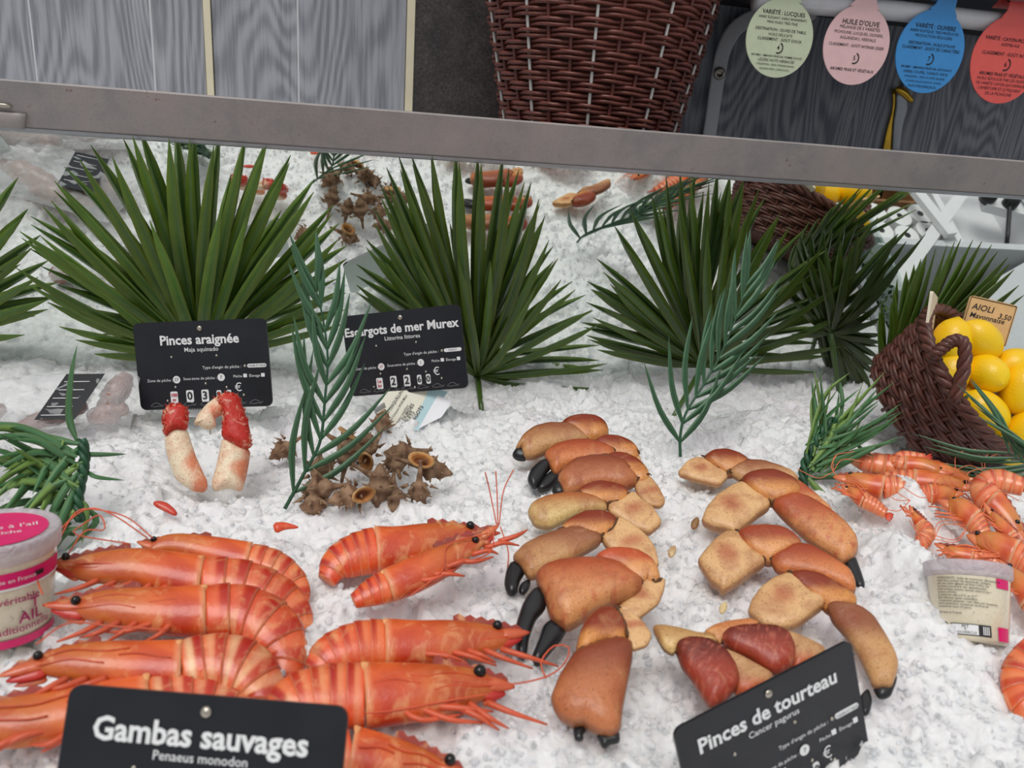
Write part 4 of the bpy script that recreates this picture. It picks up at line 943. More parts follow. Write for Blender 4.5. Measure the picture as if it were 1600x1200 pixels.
    r0_ = np.array(car[min(2, len(car) - 1)][:2]) + up2 * hw0 * .82; r1_ = np.array(tip) * .55 + (c0 + up2 * hw0 * .5) * .45
    Vt = []; m = 13
    for i in range(m):
        a = i / (m - 1); p = r0_ * (1 - a) + r1_ * a + up2 * hw0 * .10 * math.sin(a * math.pi); hh = hw0 * (.30 * (1 - a) + .10) + (hw0 * .16 if i % 2 else 0)
        for w_ in (-.0008, .0008): Vt += [pl(*(p + up2 * hh), lift + w_), pl(*(p - up2 * hw0 * .12 * (1 - a)), lift + w_)]
    Fr = []
    for i in range(m - 1):
        a = i * 4; b = a + 4; Fr += [(a, b, b + 1, a + 1), (a + 2, a + 3, b + 3, b + 2), (a, a + 2, b + 2, b), (a + 1, b + 1, b + 3, a + 3)]
    mesh_obj('rostrum', Vt, Fr, MAT[mat], g, False, col=np.tile(np.clip(srgb(140, 44, 24) * tone, 0, 1), (len(Vt), 1)))
    # mouth parts and antennal scales
    for q_, (o_, w_) in enumerate(((.15, .30), (-.35, .34), (-.8, .22)) if big else ((-.2, .4),)):
        p0 = c0 - hd * hw0 * .6 + up2 * hw0 * o_ * .6; p1 = np.array(tip) - hd * hw0 * (.1 + .35 * q_) + up2 * hw0 * (o_ * .35)
        V, Fc, tt, th = sweep([(*p0, hw0 * w_), (*(p0 * .5 + p1 * .5), hw0 * w_ * .9), (*p1, hw0 * w_ * .25)], pl, k=.5, n=9, m=9, lift=lift + .002 * (1 - q_))
        cc = mixc(srgb(226, 120, 70), RED, rg.uniform(.2, .8) * tt) if q_ != 1 else mixc(srgb(214, 60, 40), srgb(190, 30, 34), tt)
        mesh_obj('antennal_scale', V, Fc, MAT[mat], g, True, col=np.clip(cc * tone, 0, 1))
    if eye is None: eye = tuple(c0 + up2 * hw0 * .35 - hd * hw0 * .2)
    er = hw0 * (.25 if big else .24); ec = pl(*eye, lift + .002); s_ = np.linalg.norm(pl(eye[0] + er, eye[1]) - pl(*eye))
    ec = pl(eye[0], eye[1] + er * .35, lift + hw0 * np.linalg.norm(ec - C) / F * k * .42 + s_ * .3)
    mesh_obj('eye', *lathe([(s_ * math.sin(a), -s_ * math.cos(a)) for a in np.linspace(.05, math.pi - .05, 11)], 14, ec, pl.n), MAT['eye'], g)
    fm_ = MAT['feeler'] if big else MAT['feeler_pink']
    # legs folded under the head
    for i in range(legs):
        b0 = np.array(car[-1][:2]) * (1 - (.25 + .13 * i)) + c0 * (.25 + .13 * i) - up2 * hw0 * .72
        kn = b0 + hd * hw0 * rg.uniform(.6, 1.3) - up2 * hw0 * rg.uniform(.25, .7); en = kn + hd * hw0 * rg.uniform(.6, 1.6) + up2 * hw0 * rg.uniform(-.5, .25)
        mesh_obj('leg', *tube([pl(*b0, lift + .004), pl(*kn, lift + .007), pl(*en, lift + .003)], [.0021 if big else .0008, .0017 if big else .0007, .0006], 6, m=9), fm_, g)
    for f_ in (feel or []):
        mesh_obj('feeler', *tube([pl(p[0], p[1], lift + (p[2] if len(p) > 2 else .008)) for p in f_], .00055 if big else .0004, 5, m=26), fm_, g)
    return g
GL = 'in the left-hand column'
prawn('rearmost prawn ' + GL + ', half hidden, head to the left', [(228, 858, 8), (270, 850, 15), (330, 860, 21), (390, 874, 25)], [(390, 874, 25), (430, 890, 29), (460, 915, 24), (468, 950, 14)], (212, 850), (241, 845), seed=1, feel=[[(232, 850), (180, 815), (140, 805), (100, 835), (88, 868)], [(240, 850), (200, 818), (150, 806), (120, 812), (92, 860)]], z=.022, legs=2)
prawn('second prawn ' + GL + ' with a dark eye and curled feelers', [(105, 888, 11), (140, 888, 21), (205, 886, 28), (260, 894, 32), (316, 904, 33)], [(316, 904, 33), (380, 911, 35), (430, 934, 37), (462, 965, 29), (470, 1000, 14)], (72, 885), (104, 873), seed=2, feel=[[(110, 875), (135, 840), (165, 838), (158, 815), (135, 828), (120, 845), (205, 860)], [(90, 888), (150, 890), (220, 893), (280, 902)]], z=.022)
prawn('third prawn ' + GL + ', its head against the pot', [(112, 952, 12), (160, 949, 25), (220, 952, 33), (280, 955, 37), (322, 955, 39)], [(322, 955, 39), (380, 958, 43), (425, 985, 47), (447, 1025, 35), (437, 1065, 18)], (64, 950), (120, 942), seed=3, pale=.2, feel=[[(70, 940), (62, 915), (66, 880), (72, 862)]], z=.021)
prawn('fourth prawn ' + GL + ' with a glossy black eye', [(52, 1042, 11), (100, 1036, 25), (160, 1036, 33), (230, 1039, 37), (284, 1041, 39)], [(284, 1041, 39), (340, 1036, 45), (385, 1050, 49), (412, 1088, 37), (402, 1125, 20)], (-6, 1062), (61, 1028), seed=4, pale=.9, feel=[[(60, 1018), (110, 985), (180, 990), (260, 995)]], z=.020)
prawn('front prawn ' + GL + ', partly behind the Gambas card', [(-70, 1135, 18), (0, 1132, 36), (70, 1122, 40), (150, 1110, 43), (235, 1100, 45)], [(235, 1100, 45), (310, 1096, 45), (370, 1115, 43), (402, 1155, 30)], (-130, 1150), (-60, 1118), seed=5, z=.012, pale=.7)
prawn('upper prawn in the right-hand column lying under another', [(748, 840, 9), (715, 838, 19), (670, 846, 27), (620, 856, 32), (588, 859, 34)], [(588, 859, 34), (555, 866, 31), (525, 880, 25), (510, 905, 14)], (784, 836), (734, 824), seed=6, pale=.05, tail=False, feel=[[(776, 828), (772, 790, .02), (768, 770, .03)], [(778, 828), (782, 790, .02), (795, 768, .03)], [(774, 828), (760, 785, .02), (752, 772, .03)], [(780, 832), (792, 870), (790, 905)]], z=.018, legs=2)
prawn('prawn lying slantwise on top of the upper right-hand prawn', [(765, 838, 6), (730, 856, 15), (690, 878, 24), (645, 899, 27), (605, 916, 25)], [(605, 916, 25), (578, 926, 20), (552, 938, 11)], (782, 822), (742, 846), seed=7, pale=.05, tail=False, nseg=4, feel=[[(760, 842), (700, 860), (690, 900), (640, 940)], [(770, 838), (765, 870), (735, 885)]], z=.026, legs=7, t=.5)
prawn('middle prawn in the right-hand column, head beside a black claw', [(800, 996, 10), (765, 998, 21), (710, 1001, 31), (650, 1005, 35), (602, 1006, 37)], [(602, 1006, 37), (560, 1009, 37), (515, 1023, 31), (490, 1048, 18)], (830, 992), (776, 980), seed=8, tail=False, pale=.15, z=.019, legs=6)
prawn('broad prawn in the right-hand column with a very long feeler', [(778, 1072, 12), (735, 1073, 29), (680, 1079, 41), (620, 1083, 47), (570, 1086, 49)], [(570, 1086, 49), (510, 1086, 47), (460, 1096, 41), (430, 1128, 26)], (808, 1078), (748, 1053), seed=9, tail=False, pale=.3, feel=[[(700, 1090, .02), (780, 1086, .012), (850, 1068), (880, 1045), (885, 1022), (862, 1020), (842, 1045), (850, 1070)], [(760, 1095), (700, 1105), (620, 1120), (570, 1125)]], z=.018, legs=6)
prawn('lowest right-hand prawn, cut off by the bottom edge', [(705, 1208, 12), (660, 1198, 27), (610, 1188, 37), (550, 1178, 43)], [(550, 1178, 43), (480, 1192, 41), (430, 1222, 30)], (735, 1215), (702, 1190), seed=10, tail=False, nseg=4, z=.010)

# ------------------------------------------------------------------ small cooked shrimps
PK = dict(group='heap of small cooked shrimps on the right', mat='shrimp', big=False, name='shrimp', legs=5, pale=.35, tone=(1.06, 1.5, 1.8), k=.8)
SL = [('long shrimp along the back of the right-hand heap, eye to the right', [(1520, 748, 6), (1480, 742, 14), (1440, 735, 16)], [(1440, 735, 16), (1400, 729, 16), (1360, 722, 14), (1328, 710, 8)], (1540, 752), (1518, 743), .030),
      ('shrimp whose curled tail shows at the back of the right-hand heap', [(1470, 738, 8), (1440, 728, 11), (1412, 726, 11)], [(1412, 726, 11), (1398, 720, 9), (1412, 711, 7), (1446, 711, 4)], (1490, 742), None, .034),
      ('shrimp facing left at the left end of the heap', [(1316, 748, 5), (1335, 752, 12), (1358, 758, 15), (1380, 762, 16)], [(1380, 762, 16), (1405, 760, 14), (1422, 770, 12), (1424, 788, 7)], (1300, 745), (1328, 743), .030),
      ('shrimp head peeping out below the leftmost shrimp', [(1320, 762, 4), (1335, 772, 9), (1350, 782, 11)], [(1350, 782, 11), (1368, 790, 10), (1385, 800, 7)], (1312, 758), (1322, 763), .022),
      ('darker shrimp in the middle of the heap behind the leaf', [(1510, 762, 7), (1465, 756, 15), (1425, 752, 16)], [(1425, 752, 16), (1395, 752, 15), (1372, 754, 12), (1360, 764, 7)], (1528, 765), None, .026),
      ('short shrimp with a white glint at the front of the heap', [(1496, 772, 7), (1475, 772, 12), (1452, 774, 15)], [(1452, 774, 15), (1430, 778, 15), (1415, 786, 10)], (1508, 772), None, .026),
      ('plump shrimp at the right with two black eyes, bent double', [(1596, 838, 8), (1575, 812, 17), (1548, 785, 21)], [(1548, 785, 21), (1535, 762, 20), (1560, 750, 16), (1600, 758, 12)], (1605, 850), (1587, 820), .036),
      ('shrimp curled head down in the centre of the heap', [(1478, 786, 7), (1500, 796, 16), (1522, 814, 17)], [(1522, 814, 17), (1535, 832, 14), (1540, 850, 9)], (1462, 780), (1490, 783), .030),
      ('small shrimp tail standing alone on the ice beside the lump', [(1424, 798, 3), (1430, 808, 6), (1438, 820, 10)], [(1438, 820, 10), (1446, 832, 15), (1440, 845, 14), (1430, 846, 9)], (1420, 790), None, .022),
      ('shrimp lying just above the lid of the right-hand pot', [(1520, 842, 9), (1550, 850, 17), (1585, 866, 20)], [(1585, 866, 20), (1620, 892, 19), (1640, 930, 12)], (1508, 836), None, .024),
      ('thin shrimp pointing left above the pot lid', [(1470, 856, 4), (1490, 864, 10), (1520, 870, 11)], [(1520, 870, 11), (1545, 872, 10), (1565, 880, 7)], (1458, 850), (1480, 856), .016),
      ('slim shrimp slanting to the lower right of the heap', [(1545, 800, 5), (1562, 820, 10), (1580, 840, 11)], [(1580, 840, 11), (1598, 862, 10), (1610, 885, 7)], (1535, 785), None, .026),
      ('shrimp between the two pots of prawns at the right frame edge', [(1570, 888, 8), (1595, 915, 16), (1610, 940, 17)], [(1610, 940, 17), (1630, 970, 14), (1640, 1000, 9)], (1560, 875), None, .014)]
for i, (lab, car, ab, tip, ey_, z) in enumerate(SL):
    hd = np.array(tip, float); fe = []
    rg = np.random.default_rng(40 + i)
    for q_ in range(3):
        a = rg.uniform(0, 6.28); fe.append([tuple(hd), tuple(hd + 25 * np.array([math.cos(a), math.sin(a)])), tuple(hd + np.array([55 * math.cos(a + .5), 40 * math.sin(a + .5)]))])
    prawn(lab, car, ab, tip, ey_, seed=20 + i, z=z, feel=fe, **PK)
prawn('big orange prawn tail cut off by the right edge', [(1660, 985, 24), (1640, 1000, 28), (1622, 1015, 29)], [(1622, 1015, 29), (1592, 1050, 28), (1600, 1095, 24), (1640, 1115, 14)], (1690, 975), None, seed=60, z=.02, legs=0, pale=.2, tail=False)

# ------------------------------------------------------------------ crab claws
CB = dict(brown=(srgb(142, 66, 38), srgb(196, 118, 72)), orange=(srgb(170, 66, 30), srgb(220, 130, 72)), cream=(srgb(180, 100, 48), srgb(226, 192, 126)), tan=(srgb(150, 88, 56), srgb(206, 154, 100)), red=(srgb(100, 28, 20), srgb(164, 58, 36)), spot=(srgb(184, 84, 44), srgb(224, 152, 94)))
CR = srgb(230, 182, 126); KN = (srgb(140, 50, 22), srgb(222, 148, 78))
def Z(ox, oy, *pts): return [(ox + x / 4, oy + y / 4) for x, y in pts]
def claw(label, palm, fingers, carpus, merus, tone='brown', z=.018, t=.42, extra=(), mer=CR, kn=KN, kl=-.002, ml=.0, flip=1):
    z += .003; P = np.array(palm); pc = P.mean(0); pl = facing(pc[0], pc[1], z, t)
    g = thing('crab_claw', label, 'crab claw', W(pc[0], pc[1], z - .012), 'brown crab claws on the ice')
    c0, c1 = CB[tone]
    for i, q in enumerate([palm] + list(extra)):
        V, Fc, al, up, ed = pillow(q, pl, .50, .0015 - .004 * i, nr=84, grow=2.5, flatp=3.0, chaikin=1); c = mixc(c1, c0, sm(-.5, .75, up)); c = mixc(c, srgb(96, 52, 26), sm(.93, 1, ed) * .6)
        if tone == 'spot': nn = np.sin(V[:, 0] * 420) * np.sin(V[:, 1] * 470 + 1); c = mixc(c, srgb(196, 84, 56), sm(.55, .75, nn) * .55)
        if tone == 'red' and i == 0:
            nn = np.abs(np.sin(V[:, 0] * 330 + 2 * np.sin(V[:, 1] * 210)) * np.sin(V[:, 1] * 300 + 2 * np.sin(V[:, 0] * 250))); c = mixc(c, srgb(208, 112, 88), sm(.14, .02, nn) * .5)
        if i and tone == 'red': c = mixc(np.tile(srgb(206, 160, 110), (len(V), 1)), srgb(206, 96, 56), sm(-.2, -1, up))
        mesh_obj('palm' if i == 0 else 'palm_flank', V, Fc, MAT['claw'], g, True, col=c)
    for i, f in enumerate(fingers):
        V, Fc, al, up, ed = pillow(f, pl, .75, -.002 - .002 * i, nr=36, grow=1.5, flatp=2.2); mesh_obj('finger', V, Fc, MAT['black_tip'], g)
    if carpus:
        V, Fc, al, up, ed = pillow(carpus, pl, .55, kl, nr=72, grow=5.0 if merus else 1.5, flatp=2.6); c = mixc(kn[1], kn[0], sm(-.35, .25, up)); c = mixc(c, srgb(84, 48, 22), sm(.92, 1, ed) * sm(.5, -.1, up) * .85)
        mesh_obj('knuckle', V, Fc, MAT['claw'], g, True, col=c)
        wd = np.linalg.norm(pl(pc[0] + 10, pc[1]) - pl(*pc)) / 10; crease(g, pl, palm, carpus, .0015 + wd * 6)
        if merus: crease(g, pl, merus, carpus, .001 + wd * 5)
    if merus:
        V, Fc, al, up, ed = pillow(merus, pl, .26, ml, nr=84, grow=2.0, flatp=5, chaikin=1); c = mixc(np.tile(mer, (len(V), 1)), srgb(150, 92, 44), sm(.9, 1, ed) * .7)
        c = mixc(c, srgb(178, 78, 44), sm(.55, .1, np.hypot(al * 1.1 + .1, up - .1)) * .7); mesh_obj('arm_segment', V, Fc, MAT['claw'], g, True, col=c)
    return g
def dense(o):
    O = np.vstack([np.asarray(o, float), np.asarray(o, float)[:1]]); d = np.r_[0, np.cumsum(np.linalg.norm(np.diff(O, axis=0), axis=1))]; t_ = np.arange(0, d[-1], 1.5); return np.stack([np.interp(t_, d, O[:, 0]), np.interp(t_, d, O[:, 1])], 1)
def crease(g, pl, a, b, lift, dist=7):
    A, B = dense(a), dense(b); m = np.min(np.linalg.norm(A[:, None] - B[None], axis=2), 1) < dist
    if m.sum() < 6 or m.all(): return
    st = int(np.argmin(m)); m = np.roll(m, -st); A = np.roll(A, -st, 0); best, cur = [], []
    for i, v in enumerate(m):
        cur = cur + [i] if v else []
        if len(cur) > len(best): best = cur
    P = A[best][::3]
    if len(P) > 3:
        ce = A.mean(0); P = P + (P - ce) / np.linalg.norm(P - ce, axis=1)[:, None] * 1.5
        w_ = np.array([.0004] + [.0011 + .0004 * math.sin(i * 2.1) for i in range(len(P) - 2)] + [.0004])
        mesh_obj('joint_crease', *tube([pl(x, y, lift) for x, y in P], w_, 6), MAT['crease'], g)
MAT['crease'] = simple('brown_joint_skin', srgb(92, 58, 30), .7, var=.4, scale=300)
LC = 'in the left-hand row of crab claws'; A_ = lambda *p: Z(750, 640, *p); B_ = lambda *p: Z(700, 900, *p); C_ = lambda *p: Z(1050, 680, *p); D_ = lambda *p: Z(1000, 900, *p)
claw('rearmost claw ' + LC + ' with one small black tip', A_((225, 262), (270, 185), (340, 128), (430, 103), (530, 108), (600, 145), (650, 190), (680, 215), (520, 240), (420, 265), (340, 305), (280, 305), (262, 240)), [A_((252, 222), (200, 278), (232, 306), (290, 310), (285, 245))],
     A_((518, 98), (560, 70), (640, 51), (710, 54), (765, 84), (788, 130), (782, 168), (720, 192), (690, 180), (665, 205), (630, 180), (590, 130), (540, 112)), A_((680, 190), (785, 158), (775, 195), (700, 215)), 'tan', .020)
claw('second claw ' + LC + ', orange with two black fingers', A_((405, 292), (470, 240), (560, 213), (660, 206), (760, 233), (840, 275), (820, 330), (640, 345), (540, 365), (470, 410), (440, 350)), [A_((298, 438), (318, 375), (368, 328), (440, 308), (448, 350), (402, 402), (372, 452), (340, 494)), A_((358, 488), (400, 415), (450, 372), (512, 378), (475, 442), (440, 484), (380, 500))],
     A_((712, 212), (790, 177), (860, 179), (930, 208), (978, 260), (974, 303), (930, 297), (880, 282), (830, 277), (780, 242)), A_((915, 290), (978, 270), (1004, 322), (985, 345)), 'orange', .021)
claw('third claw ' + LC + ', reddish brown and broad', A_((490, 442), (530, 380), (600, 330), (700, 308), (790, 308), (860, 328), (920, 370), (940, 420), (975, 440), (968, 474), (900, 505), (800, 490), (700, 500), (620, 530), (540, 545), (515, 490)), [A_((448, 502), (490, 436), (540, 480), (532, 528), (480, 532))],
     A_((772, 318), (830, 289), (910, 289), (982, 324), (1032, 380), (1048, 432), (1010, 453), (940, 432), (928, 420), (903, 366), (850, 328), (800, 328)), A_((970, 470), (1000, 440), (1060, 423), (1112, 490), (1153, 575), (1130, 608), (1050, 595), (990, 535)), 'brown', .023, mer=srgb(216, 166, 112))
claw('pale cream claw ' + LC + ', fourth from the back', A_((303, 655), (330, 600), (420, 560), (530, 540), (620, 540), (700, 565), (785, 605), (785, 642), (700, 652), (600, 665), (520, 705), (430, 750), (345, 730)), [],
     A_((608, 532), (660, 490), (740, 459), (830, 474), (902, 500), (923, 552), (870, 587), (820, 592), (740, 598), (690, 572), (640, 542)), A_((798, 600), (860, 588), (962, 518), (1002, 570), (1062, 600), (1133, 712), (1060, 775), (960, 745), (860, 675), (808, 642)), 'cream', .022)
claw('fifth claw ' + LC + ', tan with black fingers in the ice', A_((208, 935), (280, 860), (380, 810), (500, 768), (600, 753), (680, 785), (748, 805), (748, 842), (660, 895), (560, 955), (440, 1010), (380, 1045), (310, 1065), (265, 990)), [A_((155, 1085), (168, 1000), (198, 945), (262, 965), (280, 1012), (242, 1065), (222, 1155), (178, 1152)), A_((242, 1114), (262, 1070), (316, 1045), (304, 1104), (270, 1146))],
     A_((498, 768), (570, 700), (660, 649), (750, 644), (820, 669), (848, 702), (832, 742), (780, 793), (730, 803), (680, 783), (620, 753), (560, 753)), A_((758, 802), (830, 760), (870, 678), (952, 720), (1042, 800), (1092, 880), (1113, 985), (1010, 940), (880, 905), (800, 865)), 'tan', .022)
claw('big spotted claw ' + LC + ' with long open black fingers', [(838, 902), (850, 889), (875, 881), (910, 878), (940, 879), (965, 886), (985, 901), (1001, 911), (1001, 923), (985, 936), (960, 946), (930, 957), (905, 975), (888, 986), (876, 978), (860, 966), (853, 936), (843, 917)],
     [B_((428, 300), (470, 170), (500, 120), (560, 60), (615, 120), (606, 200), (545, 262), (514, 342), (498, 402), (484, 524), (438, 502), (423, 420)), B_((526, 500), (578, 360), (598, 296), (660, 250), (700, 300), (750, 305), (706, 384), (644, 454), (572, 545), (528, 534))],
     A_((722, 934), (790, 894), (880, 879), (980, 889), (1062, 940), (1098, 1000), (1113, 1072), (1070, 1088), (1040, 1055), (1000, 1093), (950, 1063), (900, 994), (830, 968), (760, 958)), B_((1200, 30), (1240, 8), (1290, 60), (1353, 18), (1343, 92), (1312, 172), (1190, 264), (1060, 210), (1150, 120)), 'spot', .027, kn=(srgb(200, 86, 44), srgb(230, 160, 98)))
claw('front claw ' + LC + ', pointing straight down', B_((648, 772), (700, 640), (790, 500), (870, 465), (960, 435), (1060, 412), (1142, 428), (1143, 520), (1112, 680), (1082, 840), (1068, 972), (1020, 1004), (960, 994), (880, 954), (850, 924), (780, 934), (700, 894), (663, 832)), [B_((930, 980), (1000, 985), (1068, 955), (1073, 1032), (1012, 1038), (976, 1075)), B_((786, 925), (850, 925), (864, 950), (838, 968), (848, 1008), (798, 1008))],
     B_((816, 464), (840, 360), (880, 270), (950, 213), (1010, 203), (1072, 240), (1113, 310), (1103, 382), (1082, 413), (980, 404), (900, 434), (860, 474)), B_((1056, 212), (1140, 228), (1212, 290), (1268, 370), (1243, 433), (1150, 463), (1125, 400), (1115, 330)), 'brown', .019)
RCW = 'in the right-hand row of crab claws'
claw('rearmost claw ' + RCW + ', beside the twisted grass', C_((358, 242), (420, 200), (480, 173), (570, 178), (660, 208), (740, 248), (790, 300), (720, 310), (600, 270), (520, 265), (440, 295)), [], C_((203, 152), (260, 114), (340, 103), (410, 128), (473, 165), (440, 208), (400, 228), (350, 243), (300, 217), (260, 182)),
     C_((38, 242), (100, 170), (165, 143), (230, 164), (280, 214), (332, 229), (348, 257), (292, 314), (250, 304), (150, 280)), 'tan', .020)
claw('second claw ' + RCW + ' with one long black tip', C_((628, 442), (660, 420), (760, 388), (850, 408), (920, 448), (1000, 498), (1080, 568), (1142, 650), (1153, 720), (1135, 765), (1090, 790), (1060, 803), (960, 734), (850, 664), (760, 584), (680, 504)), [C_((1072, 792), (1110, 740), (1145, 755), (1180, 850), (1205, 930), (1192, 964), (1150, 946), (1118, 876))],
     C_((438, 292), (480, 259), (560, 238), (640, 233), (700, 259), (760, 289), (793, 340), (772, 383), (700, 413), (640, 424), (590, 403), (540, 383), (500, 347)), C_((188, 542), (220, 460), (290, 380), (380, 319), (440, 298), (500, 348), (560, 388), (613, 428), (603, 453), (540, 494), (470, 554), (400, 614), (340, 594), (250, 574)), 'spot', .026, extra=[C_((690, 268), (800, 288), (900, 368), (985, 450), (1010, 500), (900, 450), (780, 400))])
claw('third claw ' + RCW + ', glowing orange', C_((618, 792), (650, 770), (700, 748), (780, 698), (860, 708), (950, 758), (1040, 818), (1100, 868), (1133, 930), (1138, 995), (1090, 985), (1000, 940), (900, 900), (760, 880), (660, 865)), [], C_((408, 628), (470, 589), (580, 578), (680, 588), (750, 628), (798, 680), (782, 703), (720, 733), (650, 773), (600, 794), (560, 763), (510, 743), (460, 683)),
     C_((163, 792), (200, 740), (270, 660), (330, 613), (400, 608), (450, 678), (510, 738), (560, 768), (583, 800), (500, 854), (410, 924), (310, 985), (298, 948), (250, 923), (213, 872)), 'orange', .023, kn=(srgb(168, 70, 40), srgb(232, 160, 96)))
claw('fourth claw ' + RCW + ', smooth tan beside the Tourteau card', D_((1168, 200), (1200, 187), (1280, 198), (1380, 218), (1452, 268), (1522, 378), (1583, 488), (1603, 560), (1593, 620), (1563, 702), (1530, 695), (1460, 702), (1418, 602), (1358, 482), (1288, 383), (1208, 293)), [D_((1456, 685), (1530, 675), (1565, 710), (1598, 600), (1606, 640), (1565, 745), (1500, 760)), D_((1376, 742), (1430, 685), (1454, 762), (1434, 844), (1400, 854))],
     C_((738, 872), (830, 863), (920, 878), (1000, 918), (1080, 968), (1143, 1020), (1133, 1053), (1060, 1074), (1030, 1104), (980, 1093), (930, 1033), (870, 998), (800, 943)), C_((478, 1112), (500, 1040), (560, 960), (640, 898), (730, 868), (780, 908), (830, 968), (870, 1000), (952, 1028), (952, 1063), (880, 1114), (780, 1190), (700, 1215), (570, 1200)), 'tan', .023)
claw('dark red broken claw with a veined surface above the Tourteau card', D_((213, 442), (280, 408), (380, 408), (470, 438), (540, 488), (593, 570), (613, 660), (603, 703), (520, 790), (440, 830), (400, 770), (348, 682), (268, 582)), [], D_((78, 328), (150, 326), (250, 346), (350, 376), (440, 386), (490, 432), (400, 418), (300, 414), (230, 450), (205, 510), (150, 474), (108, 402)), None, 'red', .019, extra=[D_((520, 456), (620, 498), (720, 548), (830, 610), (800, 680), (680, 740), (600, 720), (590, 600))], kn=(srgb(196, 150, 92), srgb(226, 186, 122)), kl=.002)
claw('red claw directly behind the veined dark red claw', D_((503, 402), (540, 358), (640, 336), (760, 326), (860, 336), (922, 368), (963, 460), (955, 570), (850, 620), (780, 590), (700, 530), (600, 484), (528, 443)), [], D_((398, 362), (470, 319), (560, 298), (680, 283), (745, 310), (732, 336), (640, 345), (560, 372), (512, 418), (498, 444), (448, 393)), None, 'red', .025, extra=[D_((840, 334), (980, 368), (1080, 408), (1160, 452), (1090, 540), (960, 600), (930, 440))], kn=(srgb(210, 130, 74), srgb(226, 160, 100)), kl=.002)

# ------------------------------------------------------------------ spider crab claws
def spider(label, pieces, z=.03, t=.75):
    p0 = pieces[-1][1][-1]; pl = facing(330, 750, .012, t); g = thing('spider_crab_claw', label, 'crab claw', pl(p0[0], p0[1]), 'spider crab claws under their card'); rg = np.random.default_rng(int(p0[0]))
    for i, (kind, q) in enumerate(pieces):
        V, Fc, al, up, ed = pillow(q, pl, .8, .004 if kind == 'red' else .001 - .002 * i, nr=56, grow=1.5, chaikin=1); Q = np.array(q); cx = (Q[:, 0].min() + Q[:, 0].max()) / 2; hw = (Q[:, 0].max() - Q[:, 0].min()) / 2
        side = ((V - pl(cx, Q[:, 1].mean())) @ R[:, 0]) / np.linalg.norm(pl(cx + hw, Q[:, 1].mean()) - pl(cx, Q[:, 1].mean()))
        if kind == 'red': c = mixc(np.tile(srgb(196, 40, 30), (len(V), 1)), srgb(240, 206, 170), sm(-.2, -.8, side + .25 * np.sin(al * 7)) * .85)
        else: c = mixc(np.tile(srgb(242, 224, 192), (len(V), 1)), srgb(222, 104, 50), sm(.15, .75, side + .3 * np.sin(al * 6 + 1)) * .8)
        o_ = mesh_obj('red_joint' if kind == 'red' else 'leg_segment', V, Fc, MAT['spider'], g, True, col=c)
        if kind == 'red':
            sp = []
            for _ in range(70):
                v = V[rg.integers(0, 56 * 5)]; d = nz(pl.n + .9 * R[:, 0] * ((v - pl(cx, Q[:, 1].mean())) @ R[:, 0]) * 60 - .5 * R[:, 1]); sp.append(tube([v - d * .0006, v + d * rg.uniform(.002, .0042)], [.0010, .0001], 5))
            Vs, Fs = cat_mesh(sp); mesh_obj('spines', Vs, Fs, MAT['spider'], o_, True, col=np.tile(srgb(210, 50, 34), (len(Vs), 1)))
    return g
E_ = lambda *p: Z(0, 520, *p)
spider('left spider crab leg with a red spiny top standing in the ice', [('red', E_((1028, 520), (1040, 478), (1080, 458), (1142, 463), (1174, 500), (1174, 562), (1168, 615), (1110, 608), (1060, 628), (1033, 654), (1023, 580))), ('leg', E_((1033, 650), (1060, 618), (1110, 585), (1168, 610), (1192, 690), (1222, 780), (1262, 870), (1293, 930), (1288, 990), (1220, 990), (1150, 950), (1098, 905), (1058, 800), (1038, 720)))])
spider('right spider crab claw bent over with a red spiny upper joint', [('leg', E_((1228, 562), (1212, 582), (1238, 520), (1290, 458), (1340, 418), (1395, 398), (1402, 480), (1394, 505), (1335, 535), (1352, 585), (1310, 606), (1268, 594))), ('red', E_((1340, 428), (1390, 393), (1450, 388), (1492, 408), (1513, 480), (1543, 560), (1563, 650), (1568, 728), (1510, 726), (1440, 688), (1392, 662), (1397, 560), (1392, 480))), ('leg', E_((1392, 655), (1440, 680), (1500, 715), (1562, 732), (1548, 830), (1528, 920), (1508, 985), (1430, 960), (1336, 985), (1327, 930), (1357, 830), (1377, 730)))])
V, Fc, tt, th = sweep([(240, 786, 4), (258, 792, 7), (276, 804, 4)], facing(258, 794, .012), k=.6, n=10, m=9); tag(mesh_obj('shell_fragment', V, Fc, MAT['shell'], None, True, col=np.tile(srgb(206, 60, 40), (len(V), 1))), 'red shell fragment half sunk in ice below the spider crab leg', 'shell piece')
V, Fc, tt, th = sweep([(428, 826, 9), (444, 822, 6), (466, 824, 2)], facing(440, 824, .012), k=.6, n=10, m=9); tag(mesh_obj('shell_fragment', V, Fc, MAT['shell'], None, True, col=np.tile(srgb(226, 84, 44), (len(V), 1))), 'orange tail tip poking out of the ice left of the upper prawns', 'shell piece')
for x, y, rx, lab in ((1186, 868, 10, 'pale yellow crumb on the ice between the claw rows'), (1130, 950, 9, 'pale oval crumb on the ice left of the fourth right-hand claw'), (1050, 862, 9, 'pale crumb on the ice beside the left-hand claws'), (1086, 818, 9, 'brown crumb at the end of the second right-hand claw')):
    V, Fc, tt, th = sweep([(x - 3, y + rx, rx * .4), (x, y, rx * .7), (x + 4, y - rx, rx * .4)], facing(x, y, .007), k=.5, n=9, m=7)
    tag(mesh_obj('shell_crumb', V, Fc, MAT['claw'], None, True, col=np.tile(srgb(226, 202, 150) if 'brown' not in lab else srgb(150, 110, 66), (len(V), 1))), lab, 'crumb', 'shell crumbs on the ice')

